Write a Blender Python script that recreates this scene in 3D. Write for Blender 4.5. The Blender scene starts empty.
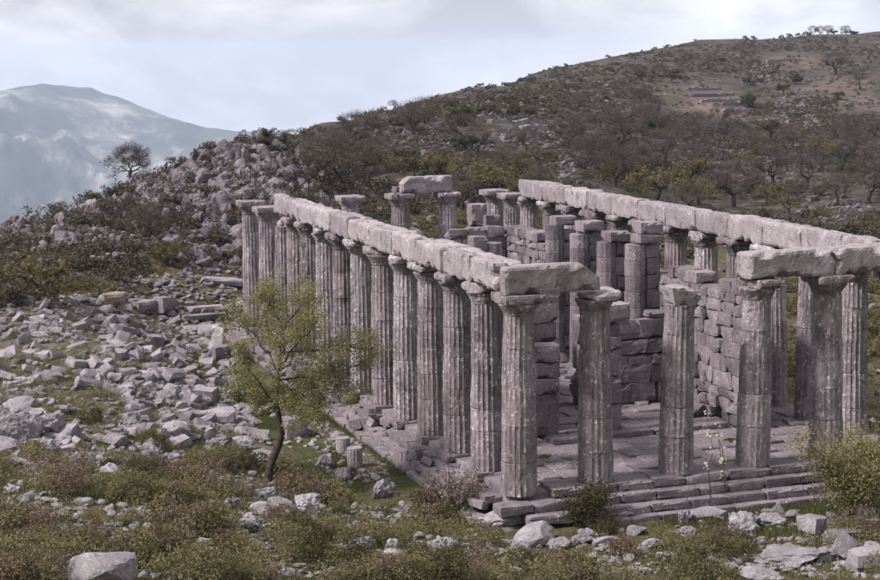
import bpy, math, random
import numpy as np
from mathutils import Matrix, Vector, Euler

# ------------------------------------------------------------------ camera, world, sun, exposure
CAM = np.array([-18.1653, -46.5245, 13.0023]); YAW, PITCH, ROLL, FOC = 0.325943, -0.137670, -0.015459, 1687.495
S = bpy.context.scene
COL = S.collection

def cam_axes():
    cy, sy, cp, sp = math.cos(YAW), math.sin(YAW), math.cos(PITCH), math.sin(PITCH)
    f = np.array([sy*cp, cy*cp, sp]); r = np.array([cy, -sy, 0.]); u = np.cross(r, f)
    cr, sr = math.cos(ROLL), math.sin(ROLL)
    return cr*r+sr*u, -sr*r+cr*u, f
AX_R, AX_U, AX_F = cam_axes()
cd = bpy.data.cameras.new('camera'); cam = bpy.data.objects.new('camera', cd); COL.objects.link(cam)
cd.sensor_fit = 'HORIZONTAL'; cd.sensor_width = 36; cd.lens = FOC/880*36; cd.clip_start = .5; cd.clip_end = 40000
mw = Matrix.Identity(4)
for i in range(3):
    mw[i][0], mw[i][1], mw[i][2], mw[i][3] = AX_R[i], AX_U[i], -AX_F[i], CAM[i]
cam.matrix_world = mw
S.camera = cam

SUN_EL = math.radians(46); SUN_AZ = math.radians(-92)      # azimuth from +Y towards +X
W = bpy.data.worlds.new('World'); S.world = W; W.use_nodes = True
wn, wl = W.node_tree.nodes, W.node_tree.links
wn.clear()
wout = wn.new('ShaderNodeOutputWorld'); wbg = wn.new('ShaderNodeBackground'); wbg.inputs['Strength'].default_value = .074
sky = wn.new('ShaderNodeTexSky'); sky.sky_type = 'NISHITA'; sky.sun_disc = False
sky.sun_elevation = SUN_EL; sky.sun_rotation = SUN_AZ; sky.altitude = 1100; sky.dust_density = 2
tc = wn.new('ShaderNodeTexCoord'); mp = wn.new('ShaderNodeMapping')
mp.inputs['Scale'].default_value = (1, 1, 2.2); mp.inputs['Location'].default_value = (2.5, 8.8, 0.86)
n1 = wn.new('ShaderNodeTexNoise'); n1.inputs['Scale'].default_value = 7.0; n1.inputs['Detail'].default_value = 7; n1.inputs['Roughness'].default_value = .55
n1.inputs['Distortion'].default_value = .35
r1 = wn.new('ShaderNodeValToRGB')
r1.color_ramp.elements[0].position = .36; r1.color_ramp.elements[0].color = (5.9, 5.85, 6.3, 1)
r1.color_ramp.elements[1].position = .64; r1.color_ramp.elements[1].color = (13.4, 13.3, 13.5, 1)
e = r1.color_ramp.elements.new(.50); e.color = (9.4, 9.3, 9.7, 1)
n2 = wn.new('ShaderNodeTexNoise'); n2.inputs['Scale'].default_value = 3.1; n2.inputs['Detail'].default_value = 5
r2 = wn.new('ShaderNodeValToRGB')
r2.color_ramp.elements[0].position = .30; r2.color_ramp.elements[0].color = (.90, .90, .90, 1)
r2.color_ramp.elements[1].position = .46; r2.color_ramp.elements[1].color = (1, 1, 1, 1)
mx = wn.new('ShaderNodeMix'); mx.data_type = 'RGBA'
wl.new(tc.outputs['Generated'], mp.inputs['Vector'])
wl.new(mp.outputs[0], n1.inputs['Vector']); wl.new(mp.outputs[0], n2.inputs['Vector'])
wl.new(n1.outputs['Fac'], r1.inputs[0]); wl.new(n2.outputs['Fac'], r2.inputs[0])
wl.new(r2.outputs[0], mx.inputs['Factor']); wl.new(sky.outputs[0], mx.inputs['A']); wl.new(r1.outputs[0], mx.inputs['B'])
wl.new(mx.outputs['Result'], wbg.inputs['Color']); wl.new(wbg.outputs[0], wout.inputs[0])

sd = bpy.data.lights.new('sun', 'SUN'); sd.energy = 5.0; sd.angle = math.radians(12); sd.color = (1, .965, .935)
sun = bpy.data.objects.new('sun', sd); COL.objects.link(sun)
SV = Vector((math.sin(SUN_AZ)*math.cos(SUN_EL), math.cos(SUN_AZ)*math.cos(SUN_EL), math.sin(SUN_EL)))
sun.rotation_euler = SV.to_track_quat('Z', 'Y').to_euler(); sun.location = (-60, 0, 80)
S.view_settings.view_transform = 'Standard'; S.view_settings.look = 'None'
S.view_settings.exposure = 0.43; S.view_settings.gamma = 1
S.cycles.use_denoising = True; S.cycles.max_bounces = 6; S.cycles.volume_bounces = 1
S.cycles.transparent_max_bounces = 8

# ------------------------------------------------------------------ small maths
rng = np.random.default_rng(11)
def ray(px, py):
    px, py = np.asarray(px, float), np.asarray(py, float)
    return ((px-440)/FOC)[..., None]*AX_R + ((290-py)/FOC)[..., None]*AX_U + AX_F
def atd(px, py, D):
    d = ray(px, py); t = D/np.hypot(d[..., 0], d[..., 1]); return CAM + d*np.asarray(t)[..., None]
def hsh(i, j, k, s):
    n = (i*374761393 + j*668265263 + k*2147483647 + s*974634777) & 0xFFFFFFFF
    n = ((n ^ (n >> 13))*1274126177) & 0xFFFFFFFF
    n = ((n ^ (n >> 16))*2246822519) & 0xFFFFFFFF
    return ((n ^ (n >> 15)) & 0xFFFFFF)/float(0xFFFFFF)
def vnoise(p, s=0):
    p = np.asarray(p, float); f = np.floor(p); i = f.astype(np.int64); t = p-f; t = t*t*(3-2*t)
    r = 0
    for a in (0, 1):
        for b in (0, 1):
            for c in (0, 1):
                w = (t[..., 0] if a else 1-t[..., 0])*(t[..., 1] if b else 1-t[..., 1])*(t[..., 2] if c else 1-t[..., 2])
                r = r + w*hsh(i[..., 0]+a, i[..., 1]+b, i[..., 2]+c, s)
    return r*2-1
def fbm(p, o=4, s=0, g=.5):
    r, a, q = 0, 1., np.asarray(p, float)
    for k in range(o):
        r = r + a*vnoise(q, s+k*17); q = q*2.03+7.1; a *= g
    return r
def sstep(a, b, x):
    t = np.clip((x-a)/(b-a), 0, 1); return t*t*(3-2*t)

# ------------------------------------------------------------------ mesh and object helpers
def mk_mesh(name, v, faces, mat=None, smooth=False):
    me = bpy.data.meshes.new(name)
    v = np.asarray(v, np.float32)
    if isinstance(faces, np.ndarray):
        nf, k = faces.shape
        me.vertices.add(len(v)); me.vertices.foreach_set('co', v.ravel())
        me.loops.add(nf*k); me.loops.foreach_set('vertex_index', faces.astype(np.int32).ravel())
        me.polygons.add(nf); me.polygons.foreach_set('loop_start', np.arange(0, nf*k, k, dtype=np.int32))
        me.update(calc_edges=True)
    else:
        me.from_pydata(v.tolist(), [], faces)
        me.update()
    me.polygons.foreach_set('use_smooth', np.full(len(me.polygons), bool(smooth)))
    if mat: me.materials.append(mat)
    return me
def link(name, data, parent=None, loc=(0, 0, 0), rot=(0, 0, 0), scale=(1, 1, 1)):
    o = bpy.data.objects.new(name, data); COL.objects.link(o)
    o.location = loc; o.rotation_euler = rot; o.scale = scale
    if parent: o.parent = parent
    return o
def tag(o, label, cat, group=None, kind=None):
    if label: o['label'] = label
    if cat: o['category'] = cat
    if group: o['group'] = group
    if kind or cat: o['kind'] = kind or 'thing'
    return o
def copy_tree(src, parent=None):
    c = src.copy(); COL.objects.link(c)
    if parent: c.parent = parent
    for ch in src.children: copy_tree(ch, c)
    return c

_bg = {}
def boxgrid(nx, ny, nz):
    k = (nx, ny, nz)
    if k in _bg: return _bg[k]
    idx, V, F = {}, [], []
    def g(i, j, l):
        q = (i, j, l)
        if q not in idx: idx[q] = len(V); V.append((i/nx-.5, j/ny-.5, l/nz-.5))
        return idx[q]
    for i in range(nx):
        for j in range(ny):
            F.append((g(i, j, 0), g(i, j+1, 0), g(i+1, j+1, 0), g(i+1, j, 0)))
            F.append((g(i, j, nz), g(i+1, j, nz), g(i+1, j+1, nz), g(i, j+1, nz)))
    for i in range(nx):
        for l in range(nz):
            F.append((g(i, 0, l), g(i+1, 0, l), g(i+1, 0, l+1), g(i, 0, l+1)))
            F.append((g(i, ny, l), g(i, ny, l+1), g(i+1, ny, l+1), g(i+1, ny, l)))
    for j in range(ny):
        for l in range(nz):
            F.append((g(0, j, l), g(0, j, l+1), g(0, j+1, l+1), g(0, j+1, l)))
            F.append((g(nx, j, l), g(nx, j+1, l), g(nx, j+1, l+1), g(nx, j, l+1)))
    _bg[k] = (np.array(V), np.array(F)); return _bg[k]
def worn_box(size, n, wear, seed, hook=None, bites=0):
    """a weathered ashlar block: edges and corners worn back unevenly, faces slightly uneven"""
    V, F = boxgrid(*n); size = np.array(size, float); p = V*size
    ext = (np.abs(V) > .499).sum(1)
    q = p*2.3 + seed*13.7
    nz = fbm(q, 3, seed % 97)
    pull = np.where(ext == 1, .22, np.where(ext == 2, 1.0, 1.7))*wear*(.55+.9*np.clip(nz, -.6, 1.2))
    pull = np.where(ext == 1, wear*.35*nz, pull)
    d = np.where(np.abs(V) > .499, np.sign(V), 0)
    d = d/np.maximum(np.linalg.norm(d, axis=1, keepdims=True), 1e-6)
    p = p - d*pull[:, None]
    if bites:
        g = np.random.default_rng(seed*7+1)
        for _ in range(bites):
            c = (g.integers(0, 2, 3)-.5)*size; k = int(np.argmax(size)) if g.random() < .85 else g.integers(0, 3); c[k] = g.uniform(-.5, .5)*size[k]
            R_ = g.uniform(.10, .34)*min(1, size.min()*1.6); dd = p-c; L_ = np.linalg.norm(dd*np.array([1, 1, 1.2]), axis=1)
            w = np.clip(1-L_/R_, 0, 1); p = p - np.sign(c)*np.where(np.arange(3) == k, 0, 1)*(w*R_*.55)[:, None]
    if hook: p = hook(p)
    return p, F
def bevel_box_verts(j=.04, b=.07, seed=0):
    """unit cube, chamfered and knocked about: 24 corners, 26 faces"""
    r = np.random.default_rng(seed)
    V, idx, F = [], {}, []
    for sx in (-1, 1):
        for sy in (-1, 1):
            for sz in (-1, 1):
                off = r.uniform(-j, j, 3); bb = b*r.uniform(.5, 1.7)
                s = np.array([sx, sy, sz])
                for a in range(3):
                    q = s*.5 + off
                    q = q - s*bb*(np.arange(3) != a)
                    idx[(sx, sy, sz, a)] = len(V); V.append(q)
    for a in range(3):
        b1, c1 = (a+1) % 3, (a+2) % 3
        for s in (-1, 1):
            f = []
            for (u, w) in ((-1, -1), (1, -1), (1, 1), (-1, 1)):
                t = [0, 0, 0]; t[a] = s; t[b1] = u; t[c1] = w
                f.append(idx[(t[0], t[1], t[2], a)])
            F.append(f if s > 0 else f[::-1])
    for a in range(3):              # edge chamfers: edge along axis a
        b1, c1 = (a+1) % 3, (a+2) % 3
        for u in (-1, 1):
            for w in (-1, 1):
                t0 = [0, 0, 0]; t0[a] = -1; t0[b1] = u; t0[c1] = w
                t1 = list(t0); t1[a] = 1
                f = [idx[(*t0, b1)], idx[(*t1, b1)], idx[(*t1, c1)], idx[(*t0, c1)]]
                F.append(f if u*w < 0 else f[::-1])
    for sx in (-1, 1):
        for sy in (-1, 1):
            for sz in (-1, 1):
                f = [idx[(sx, sy, sz, 0)], idx[(sx, sy, sz, 1)], idx[(sx, sy, sz, 2)]]
                F.append(f if sx*sy*sz > 0 else f[::-1])
    return np.array(V), F
def ico(sub):
    t = (1+5**.5)/2
    V = [(-1, t, 0), (1, t, 0), (-1, -t, 0), (1, -t, 0), (0, -1, t), (0, 1, t), (0, -1, -t), (0, 1, -t), (t, 0, -1), (t, 0, 1), (-t, 0, -1), (-t, 0, 1)]
    V = [np.array(v)/np.linalg.norm(v) for v in V]
    F = [(0, 11, 5), (0, 5, 1), (0, 1, 7), (0, 7, 10), (0, 10, 11), (1, 5, 9), (5, 11, 4), (11, 10, 2), (10, 7, 6), (7, 1, 8), (3, 9, 4), (3, 4, 2), (3, 2, 6), (3, 6, 8), (3, 8, 9), (4, 9, 5), (2, 4, 11), (6, 2, 10), (8, 6, 7), (9, 8, 1)]
    for _ in range(sub):
        mid, nf = {}, []
        def m(a, b):
            k = (min(a, b), max(a, b))
            if k not in mid:
                q = V[a]+V[b]; mid[k] = len(V); V.append(q/np.linalg.norm(q))
            return mid[k]
        for a, b, c in F:
            ab, bc, ca = m(a, b), m(b, c), m(c, a); nf += [(a, ab, ca), (b, bc, ab), (c, ca, bc), (ab, bc, ca)]
        F = nf
    return np.array(V), np.array(F)
ICO1, ICO2, ICO3 = ico(1), ico(2), ico(3)
def rock_verts(seed, base=ICO2, cuts=9, rough=.08):
    """a natural limestone lump: a ball planed off by random cuts, then roughened"""
    r = np.random.default_rng(seed); V = base[0].copy()
    for _ in range(cuts):
        n = r.normal(size=3); n /= np.linalg.norm(n); h = r.uniform(.42, .85)
        d = V@n; V = V - np.outer(np.maximum(d-h, 0)*.93, n)
    V = V*(1+rough*fbm(V*2.6+seed*3.1, 3, seed % 89))[:, None]
    V -= (V.max(0)+V.min(0))/2; V /= (V.max(0)-V.min(0))
    return V, base[1]

# ------------------------------------------------------------------ materials
def new_mat(name):
    m = bpy.data.materials.new(name); m.use_nodes = True
    return m, m.node_tree.nodes, m.node_tree.links, m.node_tree.nodes['Principled BSDF']
def noise(N, L, vec, scale, detail=5, rough=.55, dist=0):
    n = N.new('ShaderNodeTexNoise'); n.inputs['Scale'].default_value = scale; n.inputs['Detail'].default_value = detail
    n.inputs['Roughness'].default_value = rough; n.inputs['Distortion'].default_value = dist
    L.new(vec, n.inputs['Vector']); return n.outputs['Fac']
def ramp(N, L, fac, stops):
    r = N.new('ShaderNodeValToRGB'); el = r.color_ramp.elements
    while len(el) < len(stops): el.new(.5)
    for e, (p, c) in zip(el, stops):
        e.position = p; e.color = (*c, 1) if len(c) == 3 else c
    L.new(fac, r.inputs[0]); return r.outputs[0]
def mixc(N, L, fac, a, b, mode='MIX'):
    m = N.new('ShaderNodeMix'); m.data_type = 'RGBA'; m.blend_type = mode
    for sock, val in (('Factor', fac), ('A', a), ('B', b)):
        if isinstance(val, (int, float)): m.inputs[sock].default_value = val
        elif isinstance(val, tuple): m.inputs[sock].default_value = (*val, 1)
        else: L.new(val, m.inputs[sock])
    return m.outputs['Result']
def bw(v): return (v, v, v)
def stone(name, dark, mid, light, lichen=(.50, .48, .48), lich=.60, stain=.42, sc=1.0, bump=.5, tint=None, vary=.22, streak=.35, warm=.12):
    m, N, L, P = new_mat(name)
    g = N.new('ShaderNodeNewGeometry'); v = g.outputs['Position']; oi = N.new('ShaderNodeObjectInfo')
    c = ramp(N, L, noise(N, L, v, 1.1*sc, 7, .62), [(.30, dark), (.5, mid), (.70, light)])
    c = mixc(N, L, ramp(N, L, noise(N, L, v, 9*sc, 5, .65), [(.32, bw(0)), (.7, bw(1))]), c, mid, 'MIX')
    c = mixc(N, L, ramp(N, L, noise(N, L, v, 24*sc, 4, .7), [(.35, bw(.62)), (.65, bw(1.18))]), (0, 0, 0), c, 'MULTIPLY') if False else c
    f = N.new('ShaderNodeMix'); f.data_type = 'RGBA'; f.blend_type = 'MULTIPLY'; f.inputs['Factor'].default_value = 1
    L.new(c, f.inputs['A']); L.new(ramp(N, L, noise(N, L, v, 17*sc, 5, .75), [(.30, bw(.55)), (.52, bw(1.0)), (.72, bw(1.2))]), f.inputs['B']); c = f.outputs['Result']
    # black water stains and pale lichen, each with a shape of its own
    st = ramp(N, L, noise(N, L, v, 2.3*sc, 8, .7, .6), [(stain-.09, bw(.75)), (stain+.02, bw(0))])
    c = mixc(N, L, st, c, tuple(x*.38 for x in dark))
    li = ramp(N, L, noise(N, L, v, 6.5*sc, 6, .68, .3), [(lich, bw(0)), (lich+.06, bw(.8))])
    c = mixc(N, L, li, c, lichen)
    mpv = N.new('ShaderNodeMapping'); mpv.inputs['Scale'].default_value = (5.5, 5.5, .55); L.new(v, mpv.inputs['Vector'])
    fs = N.new('ShaderNodeMix'); fs.data_type = 'RGBA'; fs.blend_type = 'MULTIPLY'; fs.inputs['Factor'].default_value = 1
    L.new(c, fs.inputs['A']); L.new(ramp(N, L, noise(N, L, mpv.outputs[0], 1.0, 4, .6), [(.30, bw(1-.5*streak)), (.5, bw(1.0)), (.68, bw(1+.38*streak))]), fs.inputs['B']); c = fs.outputs['Result']
    spk = mixc(N, L, ramp(N, L, noise(N, L, v, 1.6*sc, 4, .6), [(.46, bw(0)), (.60, bw(1))]), (0, 0, 0), ramp(N, L, noise(N, L, v, 19*sc, 3, .6), [(.57, bw(0)), (.63, bw(.8))]))
    c = mixc(N, L, spk, c, lichen)
    if tint: c = mixc(N, L, ramp(N, L, noise(N, L, v, .8*sc, 4), [(.52, bw(0)), (.7, bw(.6))]), c, tint)
    wf = N.new('ShaderNodeMath'); wf.operation = 'MULTIPLY_ADD'; L.new(oi.outputs['Random'], wf.inputs[0]); wf.inputs[1].default_value = 7.3; wf.inputs[2].default_value = .1
    wr = N.new('ShaderNodeMath'); wr.operation = 'FRACT'; L.new(wf.outputs[0], wr.inputs[0])
    c = mixc(N, L, ramp(N, L, wr.outputs[0], [(.3, bw(0)), (1, bw(warm))]), c, (mid[0]*1.12, mid[1]*1.0, mid[2]*.86))
    hv = N.new('ShaderNodeMapRange'); L.new(oi.outputs['Random'], hv.inputs['Value']); hv.inputs['To Min'].default_value = 1-vary; hv.inputs['To Max'].default_value = 1+vary*.7
    sc2 = N.new('ShaderNodeVectorMath'); sc2.operation = 'SCALE'; L.new(c, sc2.inputs[0]); L.new(hv.outputs[0], sc2.inputs['Scale'])
    L.new(sc2.outputs[0], P.inputs['Base Color']); P.inputs['Roughness'].default_value = .92; P.inputs['Specular IOR Level'].default_value = .15
    b = N.new('ShaderNodeBump'); b.inputs['Strength'].default_value = bump; b.inputs['Distance'].default_value = .06
    L.new(noise(N, L, v, 11*sc, 8, .72), b.inputs['Height']); L.new(b.outputs[0], P.inputs['Normal'])
    return m
M = {}
M['column'] = stone('column_limestone', (.090, .071, .079), (.188, .157, .172), (.335, .294, .314), lichen=(.50, .47, .48), lich=.575, streak=1.0, warm=.22)
M['column_pale'] = stone('pale_column_limestone', (.11, .089, .098), (.225, .192, .208), (.38, .338, .358), lichen=(.54, .51, .52), lich=.555, streak=.7, warm=.1, sc=1.25)
M['column_dark'] = stone('dark_column_limestone', (.075, .058, .064), (.165, .136, .148), (.31, .27, .285), lichen=(.46, .43, .44), lich=.60, stain=.47, streak=1.2, warm=.35, sc=.8)
M['arch'] = stone('architrave_limestone', (.150, .127, .137), (.28, .247, .263), (.41, .373, .391), lichen=(.52, .49, .49), lich=.62, stain=.43, vary=.2, bump=.9, tint=(.21, .172, .180), warm=.15)
M['wall'] = stone('wall_limestone', (.082, .064, .074), (.168, .139, .155), (.262, .226, .244), lich=.66, stain=.40, vary=.3)
M['pave'] = stone('paving_limestone', (.090, .072, .082), (.160, .134, .148), (.25, .218, .234), lich=.66, stain=.36, vary=.2)
M['rubble'] = stone('rubble_limestone', (.105, .089, .102), (.210, .186, .205), (.330, .302, .324), lichen=(.40, .38, .39), lich=.64, stain=.36, vary=.3)
M['rock'] = stone('rock_limestone', (.11, .098, .108), (.215, .196, .212), (.36, .335, .355), lichen=(.46, .44, .445), lich=.60, stain=.38, sc=1.4, vary=.25)
M['whiteslab'] = stone('pale_limestone', (.36, .345, .35), (.46, .44, .45), (.55, .53, .54), lich=.7, stain=.30, vary=.05)
M['ochre'] = stone('ochre_limestone', (.19, .135, .115), (.27, .205, .18), (.36, .285, .255), lich=.7, stain=.33, vary=.1)

M['outcrop'] = stone('outcrop_limestone', (.055, .045, .052), (.122, .104, .117), (.25, .226, .243), lichen=(.36, .345, .35), lich=.60, stain=.46, sc=.6, vary=.35)
def leaf_mat(name, a, b, trans=.35, vary=.3, sc=3.0):
    m, N, L, P = new_mat(name)
    g = N.new('ShaderNodeNewGeometry'); oi = N.new('ShaderNodeObjectInfo')
    f = noise(N, L, g.outputs['Position'], sc, 3)
    ad = N.new('ShaderNodeMath'); ad.operation = 'MULTIPLY_ADD'; L.new(oi.outputs['Random'], ad.inputs[0]); ad.inputs[1].default_value = vary*1.3; L.new(f, ad.inputs[2])
    c = ramp(N, L, ad.outputs[0], [(.30, a), (.85, b)])
    L.new(c, P.inputs['Base Color']); P.inputs['Roughness'].default_value = .8; P.inputs['Specular IOR Level'].default_value = .1
    t = N.new('ShaderNodeBsdfTranslucent'); L.new(c, t.inputs['Color'])
    mx = N.new('ShaderNodeMixShader'); mx.inputs[0].default_value = trans
    out = N['Material Output']; L.new(P.outputs[0], mx.inputs[1]); L.new(t.outputs[0], mx.inputs[2]); L.new(mx.outputs[0], out.inputs['Surface'])
    return m
M['leaf_young'] = leaf_mat('young_leaf', (.15, .14, .062), (.29, .265, .125), .4)
M['leaf_bush'] = leaf_mat('bush_leaf', (.13, .118, .055), (.25, .22, .105), .4)
M['scrub'] = leaf_mat('scrub_leaf', (.046, .043, .022), (.165, .145, .075), .3, .45, 1.5)
M['scrub_dark'] = leaf_mat('scrub_dark_leaf', (.038, .036, .018), (.085, .075, .034), .25)
M['scrub_brown'] = leaf_mat('scrub_brown_leaf', (.085, .062, .048), (.17, .125, .09), .25)
M['grass'] = leaf_mat('grass_blade', (.044, .050, .018), (.100, .104, .040), .35, .2, .9)
M['evergreen'] = leaf_mat('evergreen_leaf', (.034, .032, .020), (.080, .072, .040), .25)
M['olive'] = leaf_mat('olive_leaf', (.065, .056, .026), (.130, .108, .050), .3)
M['twig'] = leaf_mat('bare_twig', (.046, .036, .034), (.090, .070, .064), .1)
M['maquis'] = leaf_mat('maquis_leaf', (.030, .025, .021), (.078, .063, .048), .2, .5)
M['blossom'] = leaf_mat('blossom', (.42, .37, .25), (.60, .55, .40), .3)
def bark_mat():
    m, N, L, P = new_mat('bark'); g = N.new('ShaderNodeNewGeometry')
    L.new(ramp(N, L, noise(N, L, g.outputs['Position'], 9, 5), [(.3, (.022, .016, .015)), (.7, (.075, .058, .052))]), P.inputs['Base Color'])
    P.inputs['Roughness'].default_value = .95; P.inputs['Specular IOR Level'].default_value = .1; return m
M['bark'] = bark_mat()
def ground_mat():
    m, N, L, P = new_mat('ground_cover'); g = N.new('ShaderNodeNewGeometry'); v = g.outputs['Position']
    at = N.new('ShaderNodeAttribute'); at.attribute_name = 'cover'
    sp = N.new('ShaderNodeSeparateColor'); L.new(at.outputs['Color'], sp.inputs[0])
    scrub = ramp(N, L, noise(N, L, v, 1.3, 8, .7), [(.32, (.036, .032, .017)), (.5, (.080, .068, .036)), (.68, (.13, .105, .062))])
    grass = ramp(N, L, noise(N, L, v, 2.2, 7, .7), [(.30, (.032, .038, .014)), (.55, (.062, .066, .026)), (.75, (.11, .095, .050))])
    soil = ramp(N, L, noise(N, L, v, .7, 8, .7), [(.3, (.10, .070, .058)), (.55, (.165, .120, .104)), (.75, (.24, .19, .17))])
    grav = ramp(N, L, noise(N, L, v, 4, 8, .75), [(.33, (.07, .060, .056)), (.5, (.19, .168, .17)), (.68, (.36, .335, .34))])
    far1 = ramp(N, L, noise(N, L, v, .09, 9, .72), [(.34, (.026, .023, .020)), (.5, (.054, .044, .042)), (.62, (.092, .073, .071))])
    far2 = ramp(N, L, noise(N, L, v, .55, 6, .75, .4), [(.55, bw(0)), (.66, bw(1))])
    far = mixc(N, L, far2, far1, (.19, .165, .165))
    far = mixc(N, L, ramp(N, L, noise(N, L, v, .30, 6, .7), [(.48, bw(0)), (.56, bw(1))]), far, (.034, .031, .021))
    br = ramp(N, L, noise(N, L, v, .6, 6, .7), [(.42, bw(0)), (.56, bw(1))])
    c = scrub
    def lay(c, ch, col):
        k = N.new('ShaderNodeMath'); k.operation = 'MULTIPLY_ADD'; L.new(sp.outputs[ch], k.inputs[0]); k.inputs[1].default_value = 1.5
        s = N.new('ShaderNodeMath'); s.operation = 'MULTIPLY_ADD'; L.new(br, s.inputs[0]); s.inputs[1].default_value = .5; s.inputs[2].default_value = -.5
        L.new(s.outputs[0], k.inputs[2]); k.use_clamp = True
        return mixc(N, L, k.outputs[0], c, col)
    k = N.new('ShaderNodeMath'); k.operation = 'MULTIPLY'; L.new(at.outputs['Alpha'], k.inputs[0]); k.inputs[1].default_value = 1
    c = mixc(N, L, k.outputs[0], c, far)
    c = lay(c, 'Red', grass); c = lay(c, 'Green', soil); c = lay(c, 'Blue', grav)
    L.new(c, P.inputs['Base Color']); P.inputs['Roughness'].default_value = .95; P.inputs['Specular IOR Level'].default_value = .1
    b = N.new('ShaderNodeBump'); b.inputs['Strength'].default_value = .7; b.inputs['Distance'].default_value = .25
    L.new(noise(N, L, v, 3, 9, .75), b.inputs['Height']); L.new(b.outputs[0], P.inputs['Normal'])
    return m
M['ground'] = ground_mat()
def mountain_mat():
    m, N, L, P = new_mat('mountain_cover'); g = N.new('ShaderNodeNewGeometry'); v = g.outputs['Position']
    c = ramp(N, L, noise(N, L, v, .0042, 9, .68, 0), [(.40, (.014, .020, .022)), (.50, (.05, .058, .058)), (.57, (.18, .178, .168)), (.70, (.40, .39, .37))])
    c = mixc(N, L, ramp(N, L, noise(N, L, v, .011, 8, .75), [(.45, bw(0)), (.6, bw(.7))]), c, (.05, .055, .045))
    L.new(c, P.inputs['Base Color']); P.inputs['Roughness'].default_value = 1; P.inputs['Specular IOR Level'].default_value = 0
    return m
M['mountain'] = mountain_mat()

# ------------------------------------------------------------------ terrain
CP = []
def cp(px, py, D): CP.append(tuple(atd(px, py, D)))
def cw(x, y, z): CP.append((x, y, z))
for x in (-2.2, 6, 15.5):
    for y in (-2.6, 8, 18, 28, 39.5): cw(x, y, -1.0)
cw(-4.5, 6, -1.0); cw(-4.5, 18, -.95); cw(-4, 30, -.6); cw(22, 10, -1.2); cw(24, 30, -1.3); cw(3, -5, -.9); cw(10, -5, -.95); cw(16, -6, -.9)
for px, py, D in ((0, 580, 37), (220, 580, 39), (440, 580, 41), (660, 580, 43), (880, 580, 44.5), (0, 500, 46), (130, 480, 50), (0, 440, 56), (120, 420, 61), (0, 370, 68), (130, 360, 70),
                  (0, 315, 80), (120, 300, 84), (240, 268, 97), (180, 268, 94), (60, 285, 88),
                  (0, 240, 104), (60, 216, 110), (130, 190, 122), (200, 163, 126), (230, 149, 128), (257, 139, 130), (285, 152, 131), (225, 215, 112), (160, 235, 106), (310, 190, 138), (250, 200, 115),
                  (0, 252, 119), (30, 240, 119), (60, 226, 122), (100, 212, 118), (131, 198, 126), (160, 192, 132), (200, 172, 131), (-60, 262, 118), (400, 114, 256), (450, 102, 275), (350, 126, 222), (500, 92, 318), (425, 108, 262), (700, 45, 463), (750, 41, 475), (-150, 300, 100), (-150, 420, 70), (-150, 580, 45),
                  (350, 215, 135), (430, 222, 136), (500, 215, 140), (560, 190, 150), (620, 205, 150), (700, 222, 150), (880, 238, 140), (1000, 250, 130),
                  (340, 160, 180), (420, 160, 190), (500, 140, 210), (540, 128, 225), (600, 150, 215), (680, 165, 225), (740, 205, 195), (800, 190, 210), (880, 190, 205),
                  (640, 110, 300), (740, 120, 310), (830, 130, 300), (700, 85, 380), (800, 80, 400), (880, 80, 390), (560, 100, 290), (460, 125, 240), (400, 130, 230),
                  (300, 136, 225), (350, 121, 250), (400, 106, 280), (450, 96, 310), (500, 88, 340), (550, 71, 380), (600, 60, 420), (650, 50, 450), (700, 42, 480), (750, 38, 505), (800, 37, 520), (880, 34, 535), (1000, 30, 540), (1150, 60, 500)):
    cp(px, py, D)
def cd_(px, D, z):
    a = atd(px, 200, D); CP.append((a[0], a[1], z))
for px, D, z in ((0, 150, -9), (100, 160, -8), (180, 165, -4), (240, 170, -2), (280, 185, -2), (0, 220, -32), (130, 230, -28), (230, 240, -20), (0, 350, -80), (150, 370, -85), (270, 330, -40), (0, 600, -170), (250, 600, -150),
                 (350, 340, -12), (450, 420, -10), (560, 500, -6), (680, 600, -2), (800, 660, 0), (950, 700, 0), (-250, 200, -18), (-250, 500, -130), (-300, 110, 2), (400, 700, -130), (650, 850, -90), (900, 950, -80)):
    cd_(px, D, z)
for D, z in ((6, 10.6), (14, 7.2), (24, 3.6), (32, 1.6)):
    for px in (-200, 440, 1080): cd_(px, D, z - .0)
cw(CAM[0], CAM[1], 11.4); cw(-30, -70, 16); cw(0, -80, 16); cw(30, -60, 9); cw(40, -20, -.5); cw(60, 20, -2); cw(-45, -10, 5); cw(-60, -50, 14)
CP = np.array(CP); SC = 80.
def tps_fit():
    X = CP[:, :2]/SC; n = len(X)
    d2 = ((X[:, None]-X[None])**2).sum(2); K = .5*d2*np.log(d2+1e-9)
    A = np.zeros((n+3, n+3)); A[:n, :n] = K + np.eye(n)*2e-4; A[:n, n] = A[n, :n] = 1; A[:n, n+1:] = X; A[n+1:, :n] = X.T
    return X, np.linalg.solve(A, np.concatenate([CP[:, 2], [0, 0, 0]]))
TX, TW = tps_fit()
def tps(x, y):
    x = np.asarray(x, float)/SC; y = np.asarray(y, float)/SC; out = np.zeros_like(x)+TW[-3]+TW[-2]*x+TW[-1]*y
    for k in range(len(TX)):
        d2 = (x-TX[k, 0])**2+(y-TX[k, 1])**2; out += TW[k]*.5*d2*np.log(d2+1e-9)
    return out
KN = np.array([atd(240, 160, 124)[:2], atd(150, 200, 118)[:2], atd(205, 200, 116)[:2]])
def knoll_mask(x, y):
    m = 0
    for (a, b), r in zip(KN, (16, 12, 15)): m = np.maximum(m, 1-sstep(.5, 1.25, np.hypot(x-a, y-b)/r))
    return m
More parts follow.
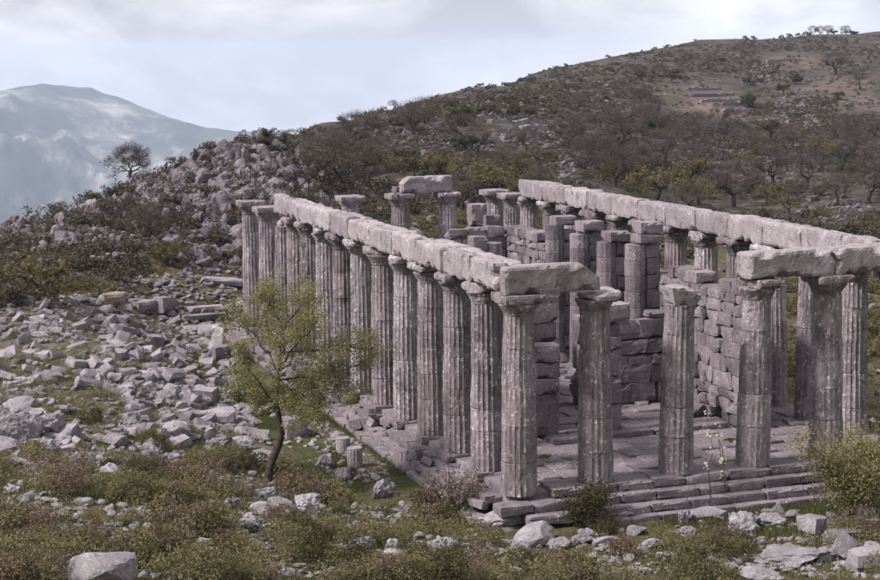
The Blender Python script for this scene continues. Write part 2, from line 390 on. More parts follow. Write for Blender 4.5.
def height(x, y):
    dc = np.hypot(x-CAM[0], y-CAM[1])
    z = np.clip(tps(np.clip(x, -700, 1100), np.clip(y, -200, 1300)), -260, 40)
    temple = sstep(0, 4.5, np.maximum(np.maximum(-2.6-x, x-15.8), np.maximum(-2.8-y, y-39.6)))
    z = -1.0 + (z+1.0)*temple if False else z*temple + (1-temple)*-1.0
    P = np.stack([x, y, 0*x], -1)
    z = z + temple*(.16*fbm(P*.35, 3, 5) + .05*fbm(P*1.6, 2, 8)) + sstep(120, 300, dc)*(.9*fbm(P*.035, 4, 6))*(1-sstep(480, 620, dc)*0)
    k = knoll_mask(x, y)
    z = z + k*(.9*np.abs(fbm(P*.28, 4, 12, .6)) - .45)
    w = sstep(650, 2600, dc); return z*(1-w) + w*(-900 + 40*fbm(P*.0008, 3, 3))
def axis(lo, hi, step, far, g):
    a = list(np.arange(lo, hi+1e-6, step)); s = step
    while a[-1] < far: s *= g; a.append(a[-1]+s)
    s = step; b = []; c = lo
    while c > -far: s *= g; c -= s; b.append(c)
    return np.array(b[::-1]+a)
GX = axis(-32, 30, .5, 11000, 1.06); GY = axis(-10, 98, .5, 11000, 1.06)
gx, gy = np.meshgrid(GX, GY, indexing='ij'); GZ = height(gx, gy)
def gz(x, y):
    x = np.asarray(x, float); y = np.asarray(y, float)
    i = np.clip(np.searchsorted(GX, x)-1, 0, len(GX)-2); j = np.clip(np.searchsorted(GY, y)-1, 0, len(GY)-2)
    u = (x-GX[i])/(GX[i+1]-GX[i]); w = (y-GY[j])/(GY[j+1]-GY[j])
    return (GZ[i, j]*(1-u)+GZ[i+1, j]*u)*(1-w) + (GZ[i, j+1]*(1-u)+GZ[i+1, j+1]*u)*w
DD = np.concatenate([np.arange(26, 140, .25), np.arange(140, 620, 1.)])
def hit(px, py):
    """where the line of sight through a photo pixel meets the terrain (None if it misses)"""
    d = ray(px, py); d = d/np.hypot(d[0], d[1]); P = CAM + DD[:, None]*d
    b = np.nonzero(P[:, 2] < gz(P[:, 0], P[:, 1]))[0]
    if not len(b): return None
    q = P[b[0]]; return np.array([q[0], q[1], float(gz(q[0], q[1]))])
def pxm(p):         # photo pixels per metre at a point
    return FOC/max(1., float((np.asarray(p)-CAM)@AX_F))
nx, ny = len(GX), len(GY)
vid = np.arange(nx*ny).reshape(nx, ny)
gf = np.stack([vid[:-1, :-1], vid[1:, :-1], vid[1:, 1:], vid[:-1, 1:]], -1).reshape(-1, 4)
gm = mk_mesh('ground', np.stack([gx, gy, GZ], -1).reshape(-1, 3), gf, M['ground'], True)
ground = tag(link('ground', gm), None, None, kind='structure')
# cover masks: red grass, green bare soil, blue gravel, alpha far hillside
def project(x, y, z):
    q = np.stack([x-CAM[0], y-CAM[1], z-CAM[2]], -1); d = np.maximum(q@AX_F, 1e-3)
    return 440+FOC*(q@AX_R)/d, 290-FOC*(q@AX_U)/d
qx, qy = project(gx, gy, GZ); dcam = np.hypot(gx-CAM[0], gy-CAM[1])
pathm = (1-sstep(1.2, 2.2, np.abs(gx+2.9)))*sstep(1, 6, gy)*(1-sstep(24, 34, gy))
frontm = (1-sstep(.8, 2.0, np.abs(gy+2.6)))*sstep(5, 8, gx)*(1-sstep(17, 22, gx))
sidem = sstep(14.5, 15.5, gx)*(1-sstep(22, 30, gx))*sstep(-4, 0, gy)*(1-sstep(30, 40, gy))
grass = np.clip(pathm + frontm + sidem*.3, 0, 1)
soil = (1-sstep(.35, .9, np.abs(gx+2.45+.3*np.sin(gy*.4))))*sstep(2, 5, gy)*(1-sstep(22, 28, gy))*.6
soil += (1-sstep(10, 16, np.hypot(gx-24, gy-84)))*.7*0
TERR = [(700, 98, 42, 17), (722, 112, 28, 12), (766, 122, 24, 6), (800, 62, 40, 10), (840, 86, 45, 12), (868, 105, 30, 10), (800, 183, 34, 6), (575, 155, 20, 5), (450, 220, 50, 6), (650, 205, 25, 7)]
for (a, b, rx, ry) in TERR:
    soil += (dcam > 100)*(1-sstep(.6, 1.15, np.hypot((qx-a)/rx, (qy-b)/ry)))*.42
grav = knoll_mask(gx, gy)*.5
rub = (1-sstep(.7, 1.2, np.hypot((gx+9)/9, (gy-26)/24)))*.32
grav = np.clip(grav+rub*(1-pathm), 0, 1)
inside = (gx > -1.5) & (gx < 14.8) & (gy > -1.5) & (gy < 38.5)
grav[inside] = .5
farm = sstep(128, 165, dcam)
ca = gm.color_attributes.new('cover', 'FLOAT_COLOR', 'POINT')
ca.data.foreach_set('color', np.stack([grass, np.clip(soil, 0, 1), grav, farm], -1).astype(np.float32).ravel())

# far mountain across the valley
def build_mountain():
    f = np.array([math.sin(YAW), math.cos(YAW)]); r = np.array([math.cos(YAW), -math.sin(YAW)])
    uu = np.linspace(-4300, 3800, 420); vv = np.linspace(2600, 8600, 300)
    u, v = np.meshgrid(uu, vv, indexing='ij')
    ux = np.array([-4300, -3000, -2100, -1740, -1500, -1320, -1190, -1040, -880, -540, 200, 3800])*1.0
    rz = np.array([-40, -30, -55, -80, -78, -95, -140, -195, -235, -270, -310, -380])*1.0
    rid = np.interp(u, ux, rz); rid = rid + 22*fbm(np.stack([u/420, 0*u+.3, 0*u], -1), 5, 37, .55) + 10*np.cos((u+1560)/95)*np.exp(-((u+1560)/260)**2)
    t = np.clip((v-2600)/(6500-2600), 0, 1)
    P = np.stack([u/900, v/900, 0*u], -1)
    rd = 1-np.abs(fbm(P*1.5+.35*fbm(P*1.2, 3, 35)[..., None], 6, 31, .52))
    z = -880 + (rid+880)*(.30*t + .70*sstep(0, 1, t)) + (rd-.72)*420*sstep(0, .25, t)*(1-sstep(.72, 1, t)) + 14*fbm(P*7, 4, 33)*(1-.5*sstep(.8, 1, t))
    z = np.where(v > 6500, rid - (v-6500)*.22 + 14*fbm(P*7, 4, 33)*.5, z)
    z = np.minimum(z, rid+30)
    X = CAM[0]+u*r[0]+v*f[0]; Y = CAM[1]+u*r[1]+v*f[1]
    z = np.maximum(z, -1100); z[0, :] = z[-1, :] = -1000; z[:, 0] = -1000; z[:, -1] = -1000
    a, b = u.shape; i = np.arange(a*b).reshape(a, b)
    F = np.stack([i[:-1, :-1], i[1:, :-1], i[1:, 1:], i[:-1, 1:]], -1).reshape(-1, 4)
    tag(link('mountain', mk_mesh('mountain', np.stack([X, Y, z], -1).reshape(-1, 3), F, M['mountain'], True)), None, None, kind='structure')
build_mountain()

# ------------------------------------------------------------------ temple
ORD = ['first', 'second', 'third', 'fourth', 'fifth', 'sixth', 'seventh', 'eighth', 'ninth', 'tenth', 'eleventh', 'twelfth', 'thirteenth', 'fourteenth', 'fifteenth']
FX = [0, 2.53, 5.26, 7.99, 10.72, 13.25]
AY = [0, 2.73, 5.43, 8.2, 11.0, 13.8, 16.7, 19.4, 22.1, 24.7, 27.2, 29.6, 33.0, 36.7]
RY = [k*2.655 for k in range(15)]; RY[12] += .35
H_SH, H_COL = 5.32, 5.96
NB = [worn_box((1, 1, 1), (5, 5, 4), .035, 100+k, None, 7) for k in range(10)]
BLK = {}
def block_mesh(k, mat):
    q = (k, mat)
    if q not in BLK: BLK[q] = mk_mesh('ashlar_block', NB[k][0], NB[k][1], M[mat])
    return BLK[q]
def broken_box(seed):
    v, f = worn_box((1, 1, 1), (4, 4, 3), .05, seed, None, 9); g = np.random.default_rng(seed); J = g.uniform(-.15, .15, (2, 2, 2, 3)); u = np.clip(v+.5, 0, 1)
    o = 0
    for a in (0, 1):
        for b in (0, 1):
            for c in (0, 1): o = o+((u[:, 0] if a else 1-u[:, 0])*(u[:, 1] if b else 1-u[:, 1])*(u[:, 2] if c else 1-u[:, 2]))[:, None]*J[a, b, c]
    return v+o, f
NR = [broken_box(300+k) for k in range(14)]
def rough_block(k, mat):
    q = ('r', k, mat)
    if q not in BLK: BLK[q] = mk_mesh('rough_block', NR[k][0], NR[k][1], M[mat])
    return BLK[q]

def drum_mesh(z0, z1, rfun, seed, flutes=20, seg=6, depth=.040, erode=0., chip=.012, rings=5, mat='column', esc=1.):
    na = flutes*seg; th = np.arange(na)/na*2*np.pi; t = (np.arange(na) % seg)/seg
    fl = depth*(1-(2*t-1)**2)
    zz = np.concatenate([[z0, z0+.018], np.linspace(z0+.05, z1-.05, rings), [z1-.018, z1]]); zc = np.zeros(len(zz)); zc[0] = zc[-1] = .003+.016*((seed*7919) % 10 > 7)
    T, Z = np.meshgrid(th, zz); FL = np.broadcast_to(fl, T.shape); R = rfun(Z)
    P0 = np.stack([np.cos(T)*R, np.sin(T)*R, Z], -1)
    n = fbm(P0*2.1+seed*7.3, 3, seed % 83); n2 = fbm(P0*7+seed*3.3, 2, seed % 71)
    er = np.clip(erode*esc + .9*(n-.15), 0, .92)
    rr = R - FL*(1-er) - er*depth*.35 - zc[:, None] - chip*np.clip(n2, 0, 1) - .05*np.clip(n-.62, 0, 1)
    P = np.stack([np.cos(T)*rr, np.sin(T)*rr, Z], -1)
    m = len(zz); i = np.arange(na*m).reshape(m, na); j = np.roll(i, -1, 1)
    F = np.stack([i[:-1], j[:-1], j[1:], i[1:]], -1).reshape(-1, 4)
    faces = F.tolist() + [i[0][::-1].tolist(), i[-1].tolist()]
    return mk_mesh('drum', P.reshape(-1, 3), faces, M[mat])
def lathe_mesh(prof, n, seed, amp=.012, mat='column'):
    th = np.arange(n)/n*2*np.pi; r = np.array([p[0] for p in prof]); z = np.array([p[1] for p in prof])
    P = np.stack([np.outer(r, np.cos(th)), np.outer(r, np.sin(th)), np.outer(z, np.ones(n))], -1)
    k = fbm(P*3+seed*5.1, 3, seed % 61); P[..., :2] *= (1-amp*4*np.clip(k, 0, 1)[..., None])
    i = np.arange(n*len(prof)).reshape(len(prof), n); j = np.roll(i, -1, 1)
    F = np.stack([i[:-1], j[:-1], j[1:], i[1:]], -1).reshape(-1, 4).tolist() + [i[0][::-1].tolist(), i[-1].tolist()]
    return mk_mesh('capital', P.reshape(-1, 3), F, M[mat])
RS = lambda z: .56 - .10*(np.clip(z, -.3, H_SH)/H_SH) + .012*np.sin(np.pi*np.clip(z, 0, H_SH)/H_SH)
cseed = [0]
def column(x, y, label, group, cap='whole', lean=(0, 0), z0=0., erode=.1, rz=None):
    cseed[0] += 1; sd_ = cseed[0]; r = random.Random(sd_*31)
    c = link('column', None, None, (x, y, z0), (-lean[1]/H_COL, lean[0]/H_COL, 0))
    tag(c, label, 'column', group)
    cm = ['column', 'column_pale', 'column', 'column_dark', 'column'][(sd_*7+sd_//3) % 5]
    cuts = [0]; nd = 5
    for k in range(1, nd): cuts.append(k*H_SH/nd + r.uniform(-.22, .22))
    cuts.append(H_SH)
    off = -z0
    for k in range(nd):
        a, b = cuts[k], cuts[k+1]
        lo = a + (off if k else 0); hi = b + off
        me = drum_mesh(lo, hi-.004, lambda z: RS(z-off), sd_*10+k, erode=erode*r.uniform(.4, 1.5), chip=.014, mat=cm)
        link('drum', me, c, (r.uniform(-.012, .012), r.uniform(-.012, .012), 0), (0, 0, r.uniform(-.02, .02)))
    zt = H_SH + off
    if cap in ('whole', 'chipped', 'half'):
        e = lathe_mesh([(.46, zt), (.475, zt+.05), (.50, zt+.10), (.57, zt+.22), (.625, zt+.31), (.635, zt+.36)], 28, sd_, .02 if cap == 'whole' else .05, cm)
        ec = link('capital', e, c)
        w = 1.30; wear = .035 if cap == 'whole' else .085
        def hook(p, cap=cap, sd_=sd_):
            if cap == 'half':
                k = np.maximum(0, -p[:, 0]-.22+.12*np.sin(p[:, 1]*7)); p[:, 0] += k*.75
            elif cap == 'chipped':
                d = (p[:, 0]*math.cos(sd_*1.7)+p[:, 1]*math.sin(sd_*1.7)); k = np.maximum(0, d-.48); p[:, 0] -= k*.9*math.cos(sd_*1.7); p[:, 1] -= k*.9*math.sin(sd_*1.7)
            return p
        v, f = worn_box((w, w, .28), (9, 9, 3), wear, sd_, hook, 4 if cap == 'whole' else 12)
        v[:, 2] += zt+.36+.14
        link('abacus', mk_mesh('abacus', v, f, M[cm]), ec)
    elif cap == 'stub':            # only a rough lump of the capital is left
        v, f = worn_box((1.08, 1.0, .56), (7, 7, 5), .07, 700+sd_, lambda p: np.stack([p[:, 0]*(.86+.5*p[:, 2])+.04, p[:, 1]*(.86+.4*p[:, 2]), p[:, 2]-np.maximum(0, p[:, 0]-.05)*.42*(p[:, 2] > 0)], 1), 14); v[:, 2] += zt+.27
        link('capital', mk_mesh('capital', v, f, M['arch']), c)
    elif cap == 'slab':            # echinus with a broken slab of abacus set off to the right
        e = lathe_mesh([(.46, zt), (.49, zt+.08), (.58, zt+.24), (.60, zt+.33)], 24, sd_, .06); ec = link('capital', e, c)
        v, f = worn_box((1.15, 1.2, .27), (7, 7, 2), .10, sd_, lambda p: np.where((p[:, :1] < -.3), p*np.array([1, .7, .6]), p)); v[:, 2] += zt+.45; v[:, 0] += .14
        link('abacus', mk_mesh('abacus', v, f, M['arch']), ec)
    elif cap == 'lumps':
        for k, (dx, dy, dz, s) in enumerate(((-.12, .1, .12, .42), (.18, -.1, .16, .5), (-.05, -.2, .3, .3))):
            v, f = rock_verts(800+sd_+k, cuts=6); v = v*s + np.array([dx, dy, zt+dz]); link('capital_fragment', mk_mesh('capital_fragment', v, f, M['arch']), c)
    return c
GL = 'columns of the left colonnade'
for k, y in enumerate(AY):
    if k == 0: lab = 'near corner column with deep flutes, carrying the front architrave block with the broken end'
    elif k == 13: lab = 'farthest column of the left colonnade, bare capital without architrave, beside the rubble'
    elif k == 12: lab = 'last but one column of the left colonnade, its bare capital carrying nothing'
    else: lab = f'{ORD[k]} fluted column from the near corner along the left colonnade'
    column(0, y, lab, GL, cap={11: 'lumps', 0: 'whole', 12: 'whole', 13: 'whole'}.get(k, 'chipped'), lean=(.0, 0) if k else (.03, 0), z0=-.17 if k == 0 else 0., erode=.35 if k == 0 else .12)
GF = 'columns of the front row'
column(FX[1], 0, 'second column of the front row, drum joints showing, broken capital slab on top', GF, 'slab', (-.03, 0), erode=.4)
column(FX[2], 0, 'free standing front column with only a rough lump left of its capital', GF, 'stub', (.13, 0), erode=.12)
column(FX[3], 0, 'lichen speckled front column with half its abacus broken away, before the cella wall', GF, 'half', (.08, 0), erode=.55)
column(FX[4]-.1, 0, 'smooth weathered front column under the joint of two architrave blocks', GF, 'whole', (-.03, 0), erode=.75)
column(FX[5], 0, 'right corner column of the front row, cut by the right picture edge', GF, 'whole', erode=.2)
GR = 'columns of the right colonnade'
for k in range(1, 15):
    lab = (f'{ORD[k]} column of the right colonnade counted from the front' if k < 12 else
           ['column under the far broken end of the right architrave', 'last but one column of the right colonnade, bare capital', 'far right corner column with a wide bare capital'][k-12])
    column(FX[5], RY[k], lab, GR, 'whole' if k in (1, 13, 14) else 'chipped')
GB = 'columns of the far end row'
column(FX[1], RY[14], 'column of the far row half hidden behind the left architrave, rough stone on top', GB, 'stub')
column(FX[2]+.05, RY[14], 'column of the far row rising just behind the left architrave with flat capital', GB)
column(FX[3], RY[14], 'far row column with a small loose stone lying on its capital', GB)
column(FX[4]-.12, RY[14], 'far row column under the right end of the lone architrave block', GB, 'chipped')

def arch(name, label, group, x0, x1, y0, y1, seed, z0=H_COL+.006, h=.85, wear=.05, hook=None):
    L_ = max(x1-x0, y1-y0); n = max(6, int(L_/.11))
    sz = (x1-x0, y1-y0, h); nn = (n if x1-x0 == L_ else 5, n if y1-y0 == L_ else 5, 8)
    v, f = worn_box(sz, nn, wear, seed, hook, int(5+L_*4))
    o = link(name, mk_mesh(name, v, f, M['arch']), None, ((x0+x1)/2, (y0+y1)/2, z0+h/2))
    return tag(o, label, 'stone block', group)
r = random.Random(5)
GA = 'architrave blocks on the left colonnade'
for k in range(11):
    a, b = AY[k], AY[k+1]
    if k == 0: a = .56
    if k == 10: b -= .1
    arch('architrave_block', f'sunlit outer architrave block over the {ORD[k]} gap of the left colonnade' if k else 'short outer architrave block next to the near corner block', GA, -.56+r.uniform(-.03, .03), -.015, a+.018, b-.018, 40+k, h=.85+r.uniform(-.04, .03), wear=.07)
    if k == 10: b -= .9
    arch('architrave_block', f'inner architrave block over the {ORD[k]} gap of the left colonnade', GA, .015, .52, a+.02, b-.02, 60+k, h=.80+r.uniform(-.08, .04), wear=.08)
GC = 'architrave blocks on the right colonnade'
for k in range(12):
    a, b = RY[k], RY[k+1]
    if k == 0: a = .56
    if k == 11: b += .15
    arch('architrave_block', f'inner architrave block over the {ORD[k]} gap of the right colonnade' if k < 11 else 'inner architrave block at the far broken end of the right colonnade', GC, 12.73, 13.235, a+.014, b-.014, 80+k, h=.86+r.uniform(-.03, .03), wear=.055)
    if k == 11: b -= .5
    arch('architrave_block', f'outer architrave block over the {ORD[k]} gap of the right colonnade' if k < 11 else 'outer architrave block at the far broken end of the right colonnade', GC, 13.265, 13.8, a+.016, b-.016, 100+k, h=.82+r.uniform(-.06, .03), wear=.07)
def chamfer(p):
    lim = np.where(p[:, 0] > .95, .425-(p[:, 0]-.95)*.80, .425); p[:, 2] = np.minimum(p[:, 2], lim+.02*np.sin(p[:, 1]*9)); return p
arch('architrave_block', 'mottled architrave block on the near corner with a sloping broken right end', 'architrave blocks on the front row', -.60, 2.46, -.53, .0, 131, wear=.055, hook=chamfer)
arch('architrave_block', 'inner backing block behind the near corner architrave block', 'architrave blocks on the front row', -.0, 2.0, .03, .53, 132, h=.80, wear=.06)
arch('architrave_block', 'dark mottled architrave block with rounded free left end on the right of the front', 'architrave blocks on the front row', 7.53, 10.53, -.54, .50, 133, wear=.075)
arch('architrave_block', 'front architrave block running out at the right picture edge', 'architrave blocks on the front row', 10.565, 13.84, -.55, .50, 134, wear=.05)
def slant(p):
    lim = np.where(p[:, 0] < -1.0, .42-(-1.0-p[:, 0])*1.0, .42); p[:, 2] = np.minimum(p[:, 2], lim); return p
arch('architrave_block', 'lone architrave block bridging two columns of the far row, left end broken aslant', None, 8.07, 10.8, RY[14]-.45, RY[14]+.4, 135, h=.86, hook=slant, wear=.05)
v, f = rock_verts(77); tag(link('loose_stone', mk_mesh('loose_stone', v*np.array([.46, .4, .42]), f, M['arch']), None, (7.72, RY[14]-.2, H_COL+.2)), 'small loose stone lying on a far row capital left of the lone block', 'stone')

# platform: foundation, three steps, paving
plat = tag(link('temple_platform', None, None, (6.6, 18.5, -1)), 'stepped stone platform of the ruined temple with cracked paving slabs', 'platform')
def pl(name, data, loc, rot=(0, 0, 0), scale=(1, 1, 1)):
    return link(name, data, plat, (loc[0]-6.6, loc[1]-18.5, loc[2]+1), rot, scale)
fv, ff = worn_box((14.0, 37.6, 1.1), (10, 20, 2), .05, 9)
pl('foundation', mk_mesh('foundation', fv, ff, M['pave']), (6.62, 18.55, -.66))
r = random.Random(8)
def step_row(axis_, c0, c1, depth0, depth1, ztop, h, lo=1.0, hi=1.55, miss=0., jit=.02, mat='pave', zj=.012, rough=False):
    a = c0
    while a < c1-.15:
        w = min(r.uniform(lo, hi), c1-a)
        if r.random() > miss:
            d0, d1 = depth0+r.uniform(-jit, jit), depth1+r.uniform(-jit, jit)*.3
            me = rough_block(r.randrange(14), mat) if rough else block_mesh(r.randrange(10), mat)
            zt = ztop+r.uniform(-zj, zj)
            ca_, cb_ = a+w/2, (d0+d1)/2
            loc = (ca_, cb_, zt-h/2) if axis_ == 'x' else (cb_, ca_, zt-h/2)
            sc = (w-.012, abs(d1-d0), h) if axis_ == 'x' else (abs(d1-d0), w-.012, h)
            pl('step_block', me, loc, (r.uniform(-zj, zj)*.6, r.uniform(-zj, zj)*.6, r.uniform(-jit, jit)*.5), sc)
        a += w
# front steps (the corner block beneath the near column is lost)
step_row('x', .85, 14.0, -.64, .62, 0.0, .28)
step_row('x', -1.0, 14.4, -1.00, -.30, -.285, .28, jit=.03)
step_row('x', -.2, 14.7, -1.36, -.70, -.570, .28, jit=.03, miss=.05)
step_row('x', 1.5, 15.0, -1.70, -1.1, -.83, .25, jit=.04, miss=.1)
# right side and far end steps
step_row('y', .7, 38.0, 12.65, 13.9, 0., .28); step_row('y', -.6, 38.2, 13.6, 14.25, -.285, .28); step_row('y', -1, 38.4, 14.0, 14.6, -.57, .28)
step_row('x', -.3, 12.6, 36.6, 37.8, 0., .28)
# left side: stylobate blocks survive under the columns, the rest is broken and pushed about
for k, y in enumerate(AY):
    if k == 0: continue
    pl('step_block', block_mesh(k % 10, 'pave'), (-.02+r.uniform(-.04, .04), y+r.uniform(-.05, .05), -.15), (0, 0, r.uniform(-.05, .05)), (1.25+r.uniform(-.05, .12), 1.22+r.uniform(-.1, .15), .285))
    if k < 13 and r.random() < .8:
        m_ = (y+AY[k+1])/2
        pl('step_block', rough_block(k % 14, 'pave'), (.05+r.uniform(-.15, .2), m_+r.uniform(-.1, .1), -.33+r.uniform(-.08, .1)), (r.uniform(-.08, .08), r.uniform(-.1, .1), r.uniform(-.2, .2)), (1.1, 1.15, .35))
step_row('y', .5, 38, -.92, -.3, -.30, .28, .7, 1.5, miss=.25, jit=.06, zj=.03, rough=False)
step_row('y', 0, 38, -1.20, -.65, -.57, .30, .8, 1.6, miss=.10, jit=.06, zj=.03, rough=False)
step_row('y', -.5, 38, -1.52, -.95, -.84, .30, .9, 1.8, miss=.03, jit=.05, zj=.02, rough=False)
for k in range(30):
    y = r.uniform(.5, 30); x = r.uniform(-1.35, -.5); s = r.uniform(.2, .45)
    pl('fallen_block', rough_block(r.randrange(14), 'rubble' if r.random() < .4 else 'pave'), (x, y, -.28-(-x-.5)*.62+s*.18), (r.uniform(-.5, .5), r.uniform(-.5, .5), r.uniform(0, 3)), (s*r.uniform(.9, 1.6), s, s*r.uniform(.5, .9)))
# paving slabs: cracked, uneven, joints open
def slab_mesh(poly, h, seed):
    n = len(poly); rr = np.random.default_rng(seed); c = np.mean(poly, 0)
    top = np.array([(p[0], p[1], 0) for p in poly]); ins = c+(np.array(poly)-c)*.93
    V = [(p[0]-c[0], p[1]-c[1], -h) for p in poly]+[(p[0]-c[0], p[1]-c[1], -.035) for p in poly]+[(q[0]-c[0], q[1]-c[1], rr.uniform(-.012, .012)) for q in ins]
    F = []
    for i in range(n):
        j = (i+1) % n; F.append((i, j, n+j, n+i)); F.append((n+i, n+j, 2*n+j, 2*n+i))
    F.append(tuple(range(2*n, 3*n))); return mk_mesh('paving_slab', V, F, M['pave']), c
k = 0; y = .66
while y < 10.3:
    dy = r.uniform(.75, 1.25); x = .68
    while x < 12.6:
        dx = min(r.uniform(.8, 1.75), 12.62-x)
        if dx < .3: break
        g = .022
        j = lambda: r.uniform(-.11, .09)
        P4 = [(x+g+j()*.6, y+g+j()), (x+dx-g+j()*.6, y+g+j()), (x+dx-g+j()*.6, y+dy-g+j()), (x+g+j()*.6, y+dy-g+j())]
        if not (3.6 < x+dx/2 < 9 and False) and r.random() > .04:
            polys = [P4]
            if r.random() < .45:      # a crack across
                t1, t2 = r.uniform(.25, .75), r.uniform(.25, .75)
                A_, B_, C_, D_ = [np.array(q) for q in P4]
                m1, m2 = A_+(B_-A_)*t1, D_+(C_-D_)*t2
                polys = [[A_, m1-[.016, 0], m2-[.016, 0], D_], [m1+[.016, 0], B_, C_, m2+[.016, 0]]]
            for q in polys:
                k += 1; me, c = slab_mesh([tuple(t) for t in q], .14, k)
                pl('paving_slab', me, (c[0], c[1], r.uniform(-.085, .03)), (r.uniform(-.025, .025), r.uniform(-.025, .025), 0))
        x += dx
    y += dy
# (weeds grow in the open joints; planted further down)
# raised sill across the porch
step_row('x', 3.2, 9.9, 5.15, 5.75, .12, .22, 1.2, 2.0)
# cella floor further in
for yy in np.arange(10.9, 27, 1.35):
    x = 3.2
    while x < 10:
        dx = min(r.uniform(1, 1.9), 10.05-x)
        if dx > .3: pl('paving_slab', block_mesh(r.randrange(10), 'pave'), (x+dx/2, yy+.67, -.06+r.uniform(-.03, .05)), (0, 0, 0), (dx-.04, 1.3, .2))
        x += dx

# cella walls: every block is a part
def wall(name, label, x0, x1, y0, y1, ztop, group, seed, top_broken=.25, course=.5, lo=.7, hi=1.4, mat='wall', face_jit=.03, hole=.0, ztfun=None):
    rr = random.Random(seed); w = tag(link(name, None, None, ((x0+x1)/2, (y0+y1)/2, 0)), label, 'wall', group)
    alongy = (y1-y0) > (x1-x0); a0, a1 = (y0, y1) if alongy else (x0, x1); c = (x0+x1)/2 if alongy else (y0+y1)/2; th = (x1-x0) if alongy else (y1-y0)
    z = 0.02; row = 0
    while z < ztop-.1:
        h = min(course*rr.uniform(.7, 1.45), ztop-z); a = a0 + (rr.uniform(0, .5) if row % 2 else 0)*0
        first = rr.uniform(.35, .9) if row % 2 else None
        while a < a1-.05:
            wd = min(first or rr.uniform(lo, hi), a1-a); first = None
            if a1-a-wd < .25: wd = a1-a
            zt = ztfun(a+wd/2) if ztfun else ztop
            top = z+h > zt-.15
            if z+h*.6 <= zt and not (top and rr.random() < top_broken) and rr.random() >= hole:
                t_ = th+rr.uniform(-face_jit, face_jit); ca_ = a+wd/2-(a0+a1)/2; oc = rr.uniform(-face_jit, face_jit)*.6
                loc = (oc, ca_, z+h/2) if alongy else (ca_, oc, z+h/2)
                sc = (t_, wd-.010, h-.008) if alongy else (wd-.010, t_, h-.008)
                link('wall_block', block_mesh(rr.randrange(10), mat) if rr.random() < .6 else rough_block(rr.randrange(14), mat), w, loc, (rr.uniform(-.012, .012), rr.uniform(-.012, .012), rr.uniform(-.012, .012)), sc)
            a += wd
        z += h; row += 1
    return w
CW = 'cella walls'
wall('cella_wall', 'long inner wall of large blocks on the right side of the cella, full of holes', 10.05, 10.9, 4.6, 27.5, 5.08, CW, 3, top_broken=.22, course=.44, lo=.4, hi=1.2, hole=.018, mat='wall')
wall('cella_wall', 'long inner wall on the left side, seen in slits between the left columns', 2.35, 3.15, 7.0, 27.5, 4.7, CW, 4, top_broken=.3, course=.6, lo=.9, hi=1.7)
wall('cella_wall', 'dark cross wall at the far end of the cella with a level top', 3.2, 10.0, 27.0, 27.6, 5.06, CW, 5, top_broken=.08)
wall('cella_wall', 'dark broken cross wall behind the porch, right of the doorway', 6.35, 10.0, 10.1, 10.75, 3.4, CW, 6, top_broken=.35, course=.55)
wall('cella_wall', 'stub of the dark cross wall left of the doorway', 3.2, 4.75, 10.1, 10.75, 4.1, CW, 7, top_broken=.4, course=.55)
def pier(label, x, y, wx, wy, hs, seed, mats='wall', name='wall_pier'):
    rr = random.Random(seed); o = tag(link(name, None, None, (x, y, 0)), label, 'pillar', 'ruined wall piers'); z = .0
    for h in hs:
        s = rr.uniform(.92, 1.04); link('pier_block', block_mesh(rr.randrange(10), mats), o, (rr.uniform(-.03, .03), rr.uniform(-.03, .03), z+h/2), (0, 0, rr.uniform(-.03, .03)), (wx*s, wy*s, h-.01)); z += h
    return o
pier('dark square wall end standing between the near corner column and the second front column', 3.40, 6.35, .92, .85, (1.5, .55, .55, .6), 1)
pier('tall pile of dark blocks behind the square wall end in the porch', 3.78, 7.5, .95, 1.1, (1.4, .9, .8, .7, .7, .6), 12)
p_ = pier('narrow pier partly hidden by the second front column, pale block on top', 5.50, 5.9, .95, .8, (1.1, .95, .9, .45, .45), 2)
link('pier_block', block_mesh(3, 'arch'), p_, (.22, -.08, 3.85+.36), (0, 0, .1), (1.1, .8, .62))
pier('stepped pier stub with two levels right of the far row columns', 10.95, 33.5, .9, .9, (1.2, 1.1, 1.1, 1.1, 1.1), 5)
pier('lower stub with flat top in front of the far row', 11.5, 33.0, .8, .7, (1.3, 1.3, 1.3, 1.15), 6)

def engaged(x, y, side, top, label, seed, blocks=2, ncourse=9):
    rr = random.Random(seed); o = tag(link('half_column', None, None, (x, y, .0)), label, 'column', 'half columns of the cella')
    link('base', lathe_mesh([(.66, .02), (.70, .10), (.62, .22), (.52, .36), (.47, .42), (.45, .46)], 24, seed, .01, 'wall'), o)
    z = .46; n = ncourse
    for k in range(n):
        h = (top-.46)/n; rr_ = .45-.05*k/n
        link('drum', drum_mesh(z, z+h-.012, lambda q: rr_+0*q, seed*20+k, flutes=12, seg=5, depth=.022, erode=.55, rings=2, mat='wall'), o, (rr.uniform(-.015, .015), rr.uniform(-.015, .015), 0))
        z += h
    z = 0.02; k = 0                       # the spur that ties it to the wall
    ln = abs((10.05 if side > 0 else 3.15)-x)-.30
    while z < top-.3:
        h = rr.uniform(.5, .75)
        link('spur_block', block_mesh(rr.randrange(10), 'wall'), o, (side*(.33+ln/2-.02)+rr.uniform(-.03, .03), rr.uniform(-.03, .03), z+h/2), (0, 0, rr.uniform(-.02, .02)), (ln, .62*rr.uniform(.9, 1.1), h-.012)); z += h
    for b in range(blocks):
        h = rr.uniform(.34, .48)
        link('top_block', block_mesh(rr.randrange(10), 'wall'), o, (side*(.42+.08*b), rr.uniform(-.05, .05), max(z, top-.05)+h/2+b*.02), (0, 0, rr.uniform(-.1, .1)), (.95, .85, h-.01)); z = max(z, top-.05)+h
    return o
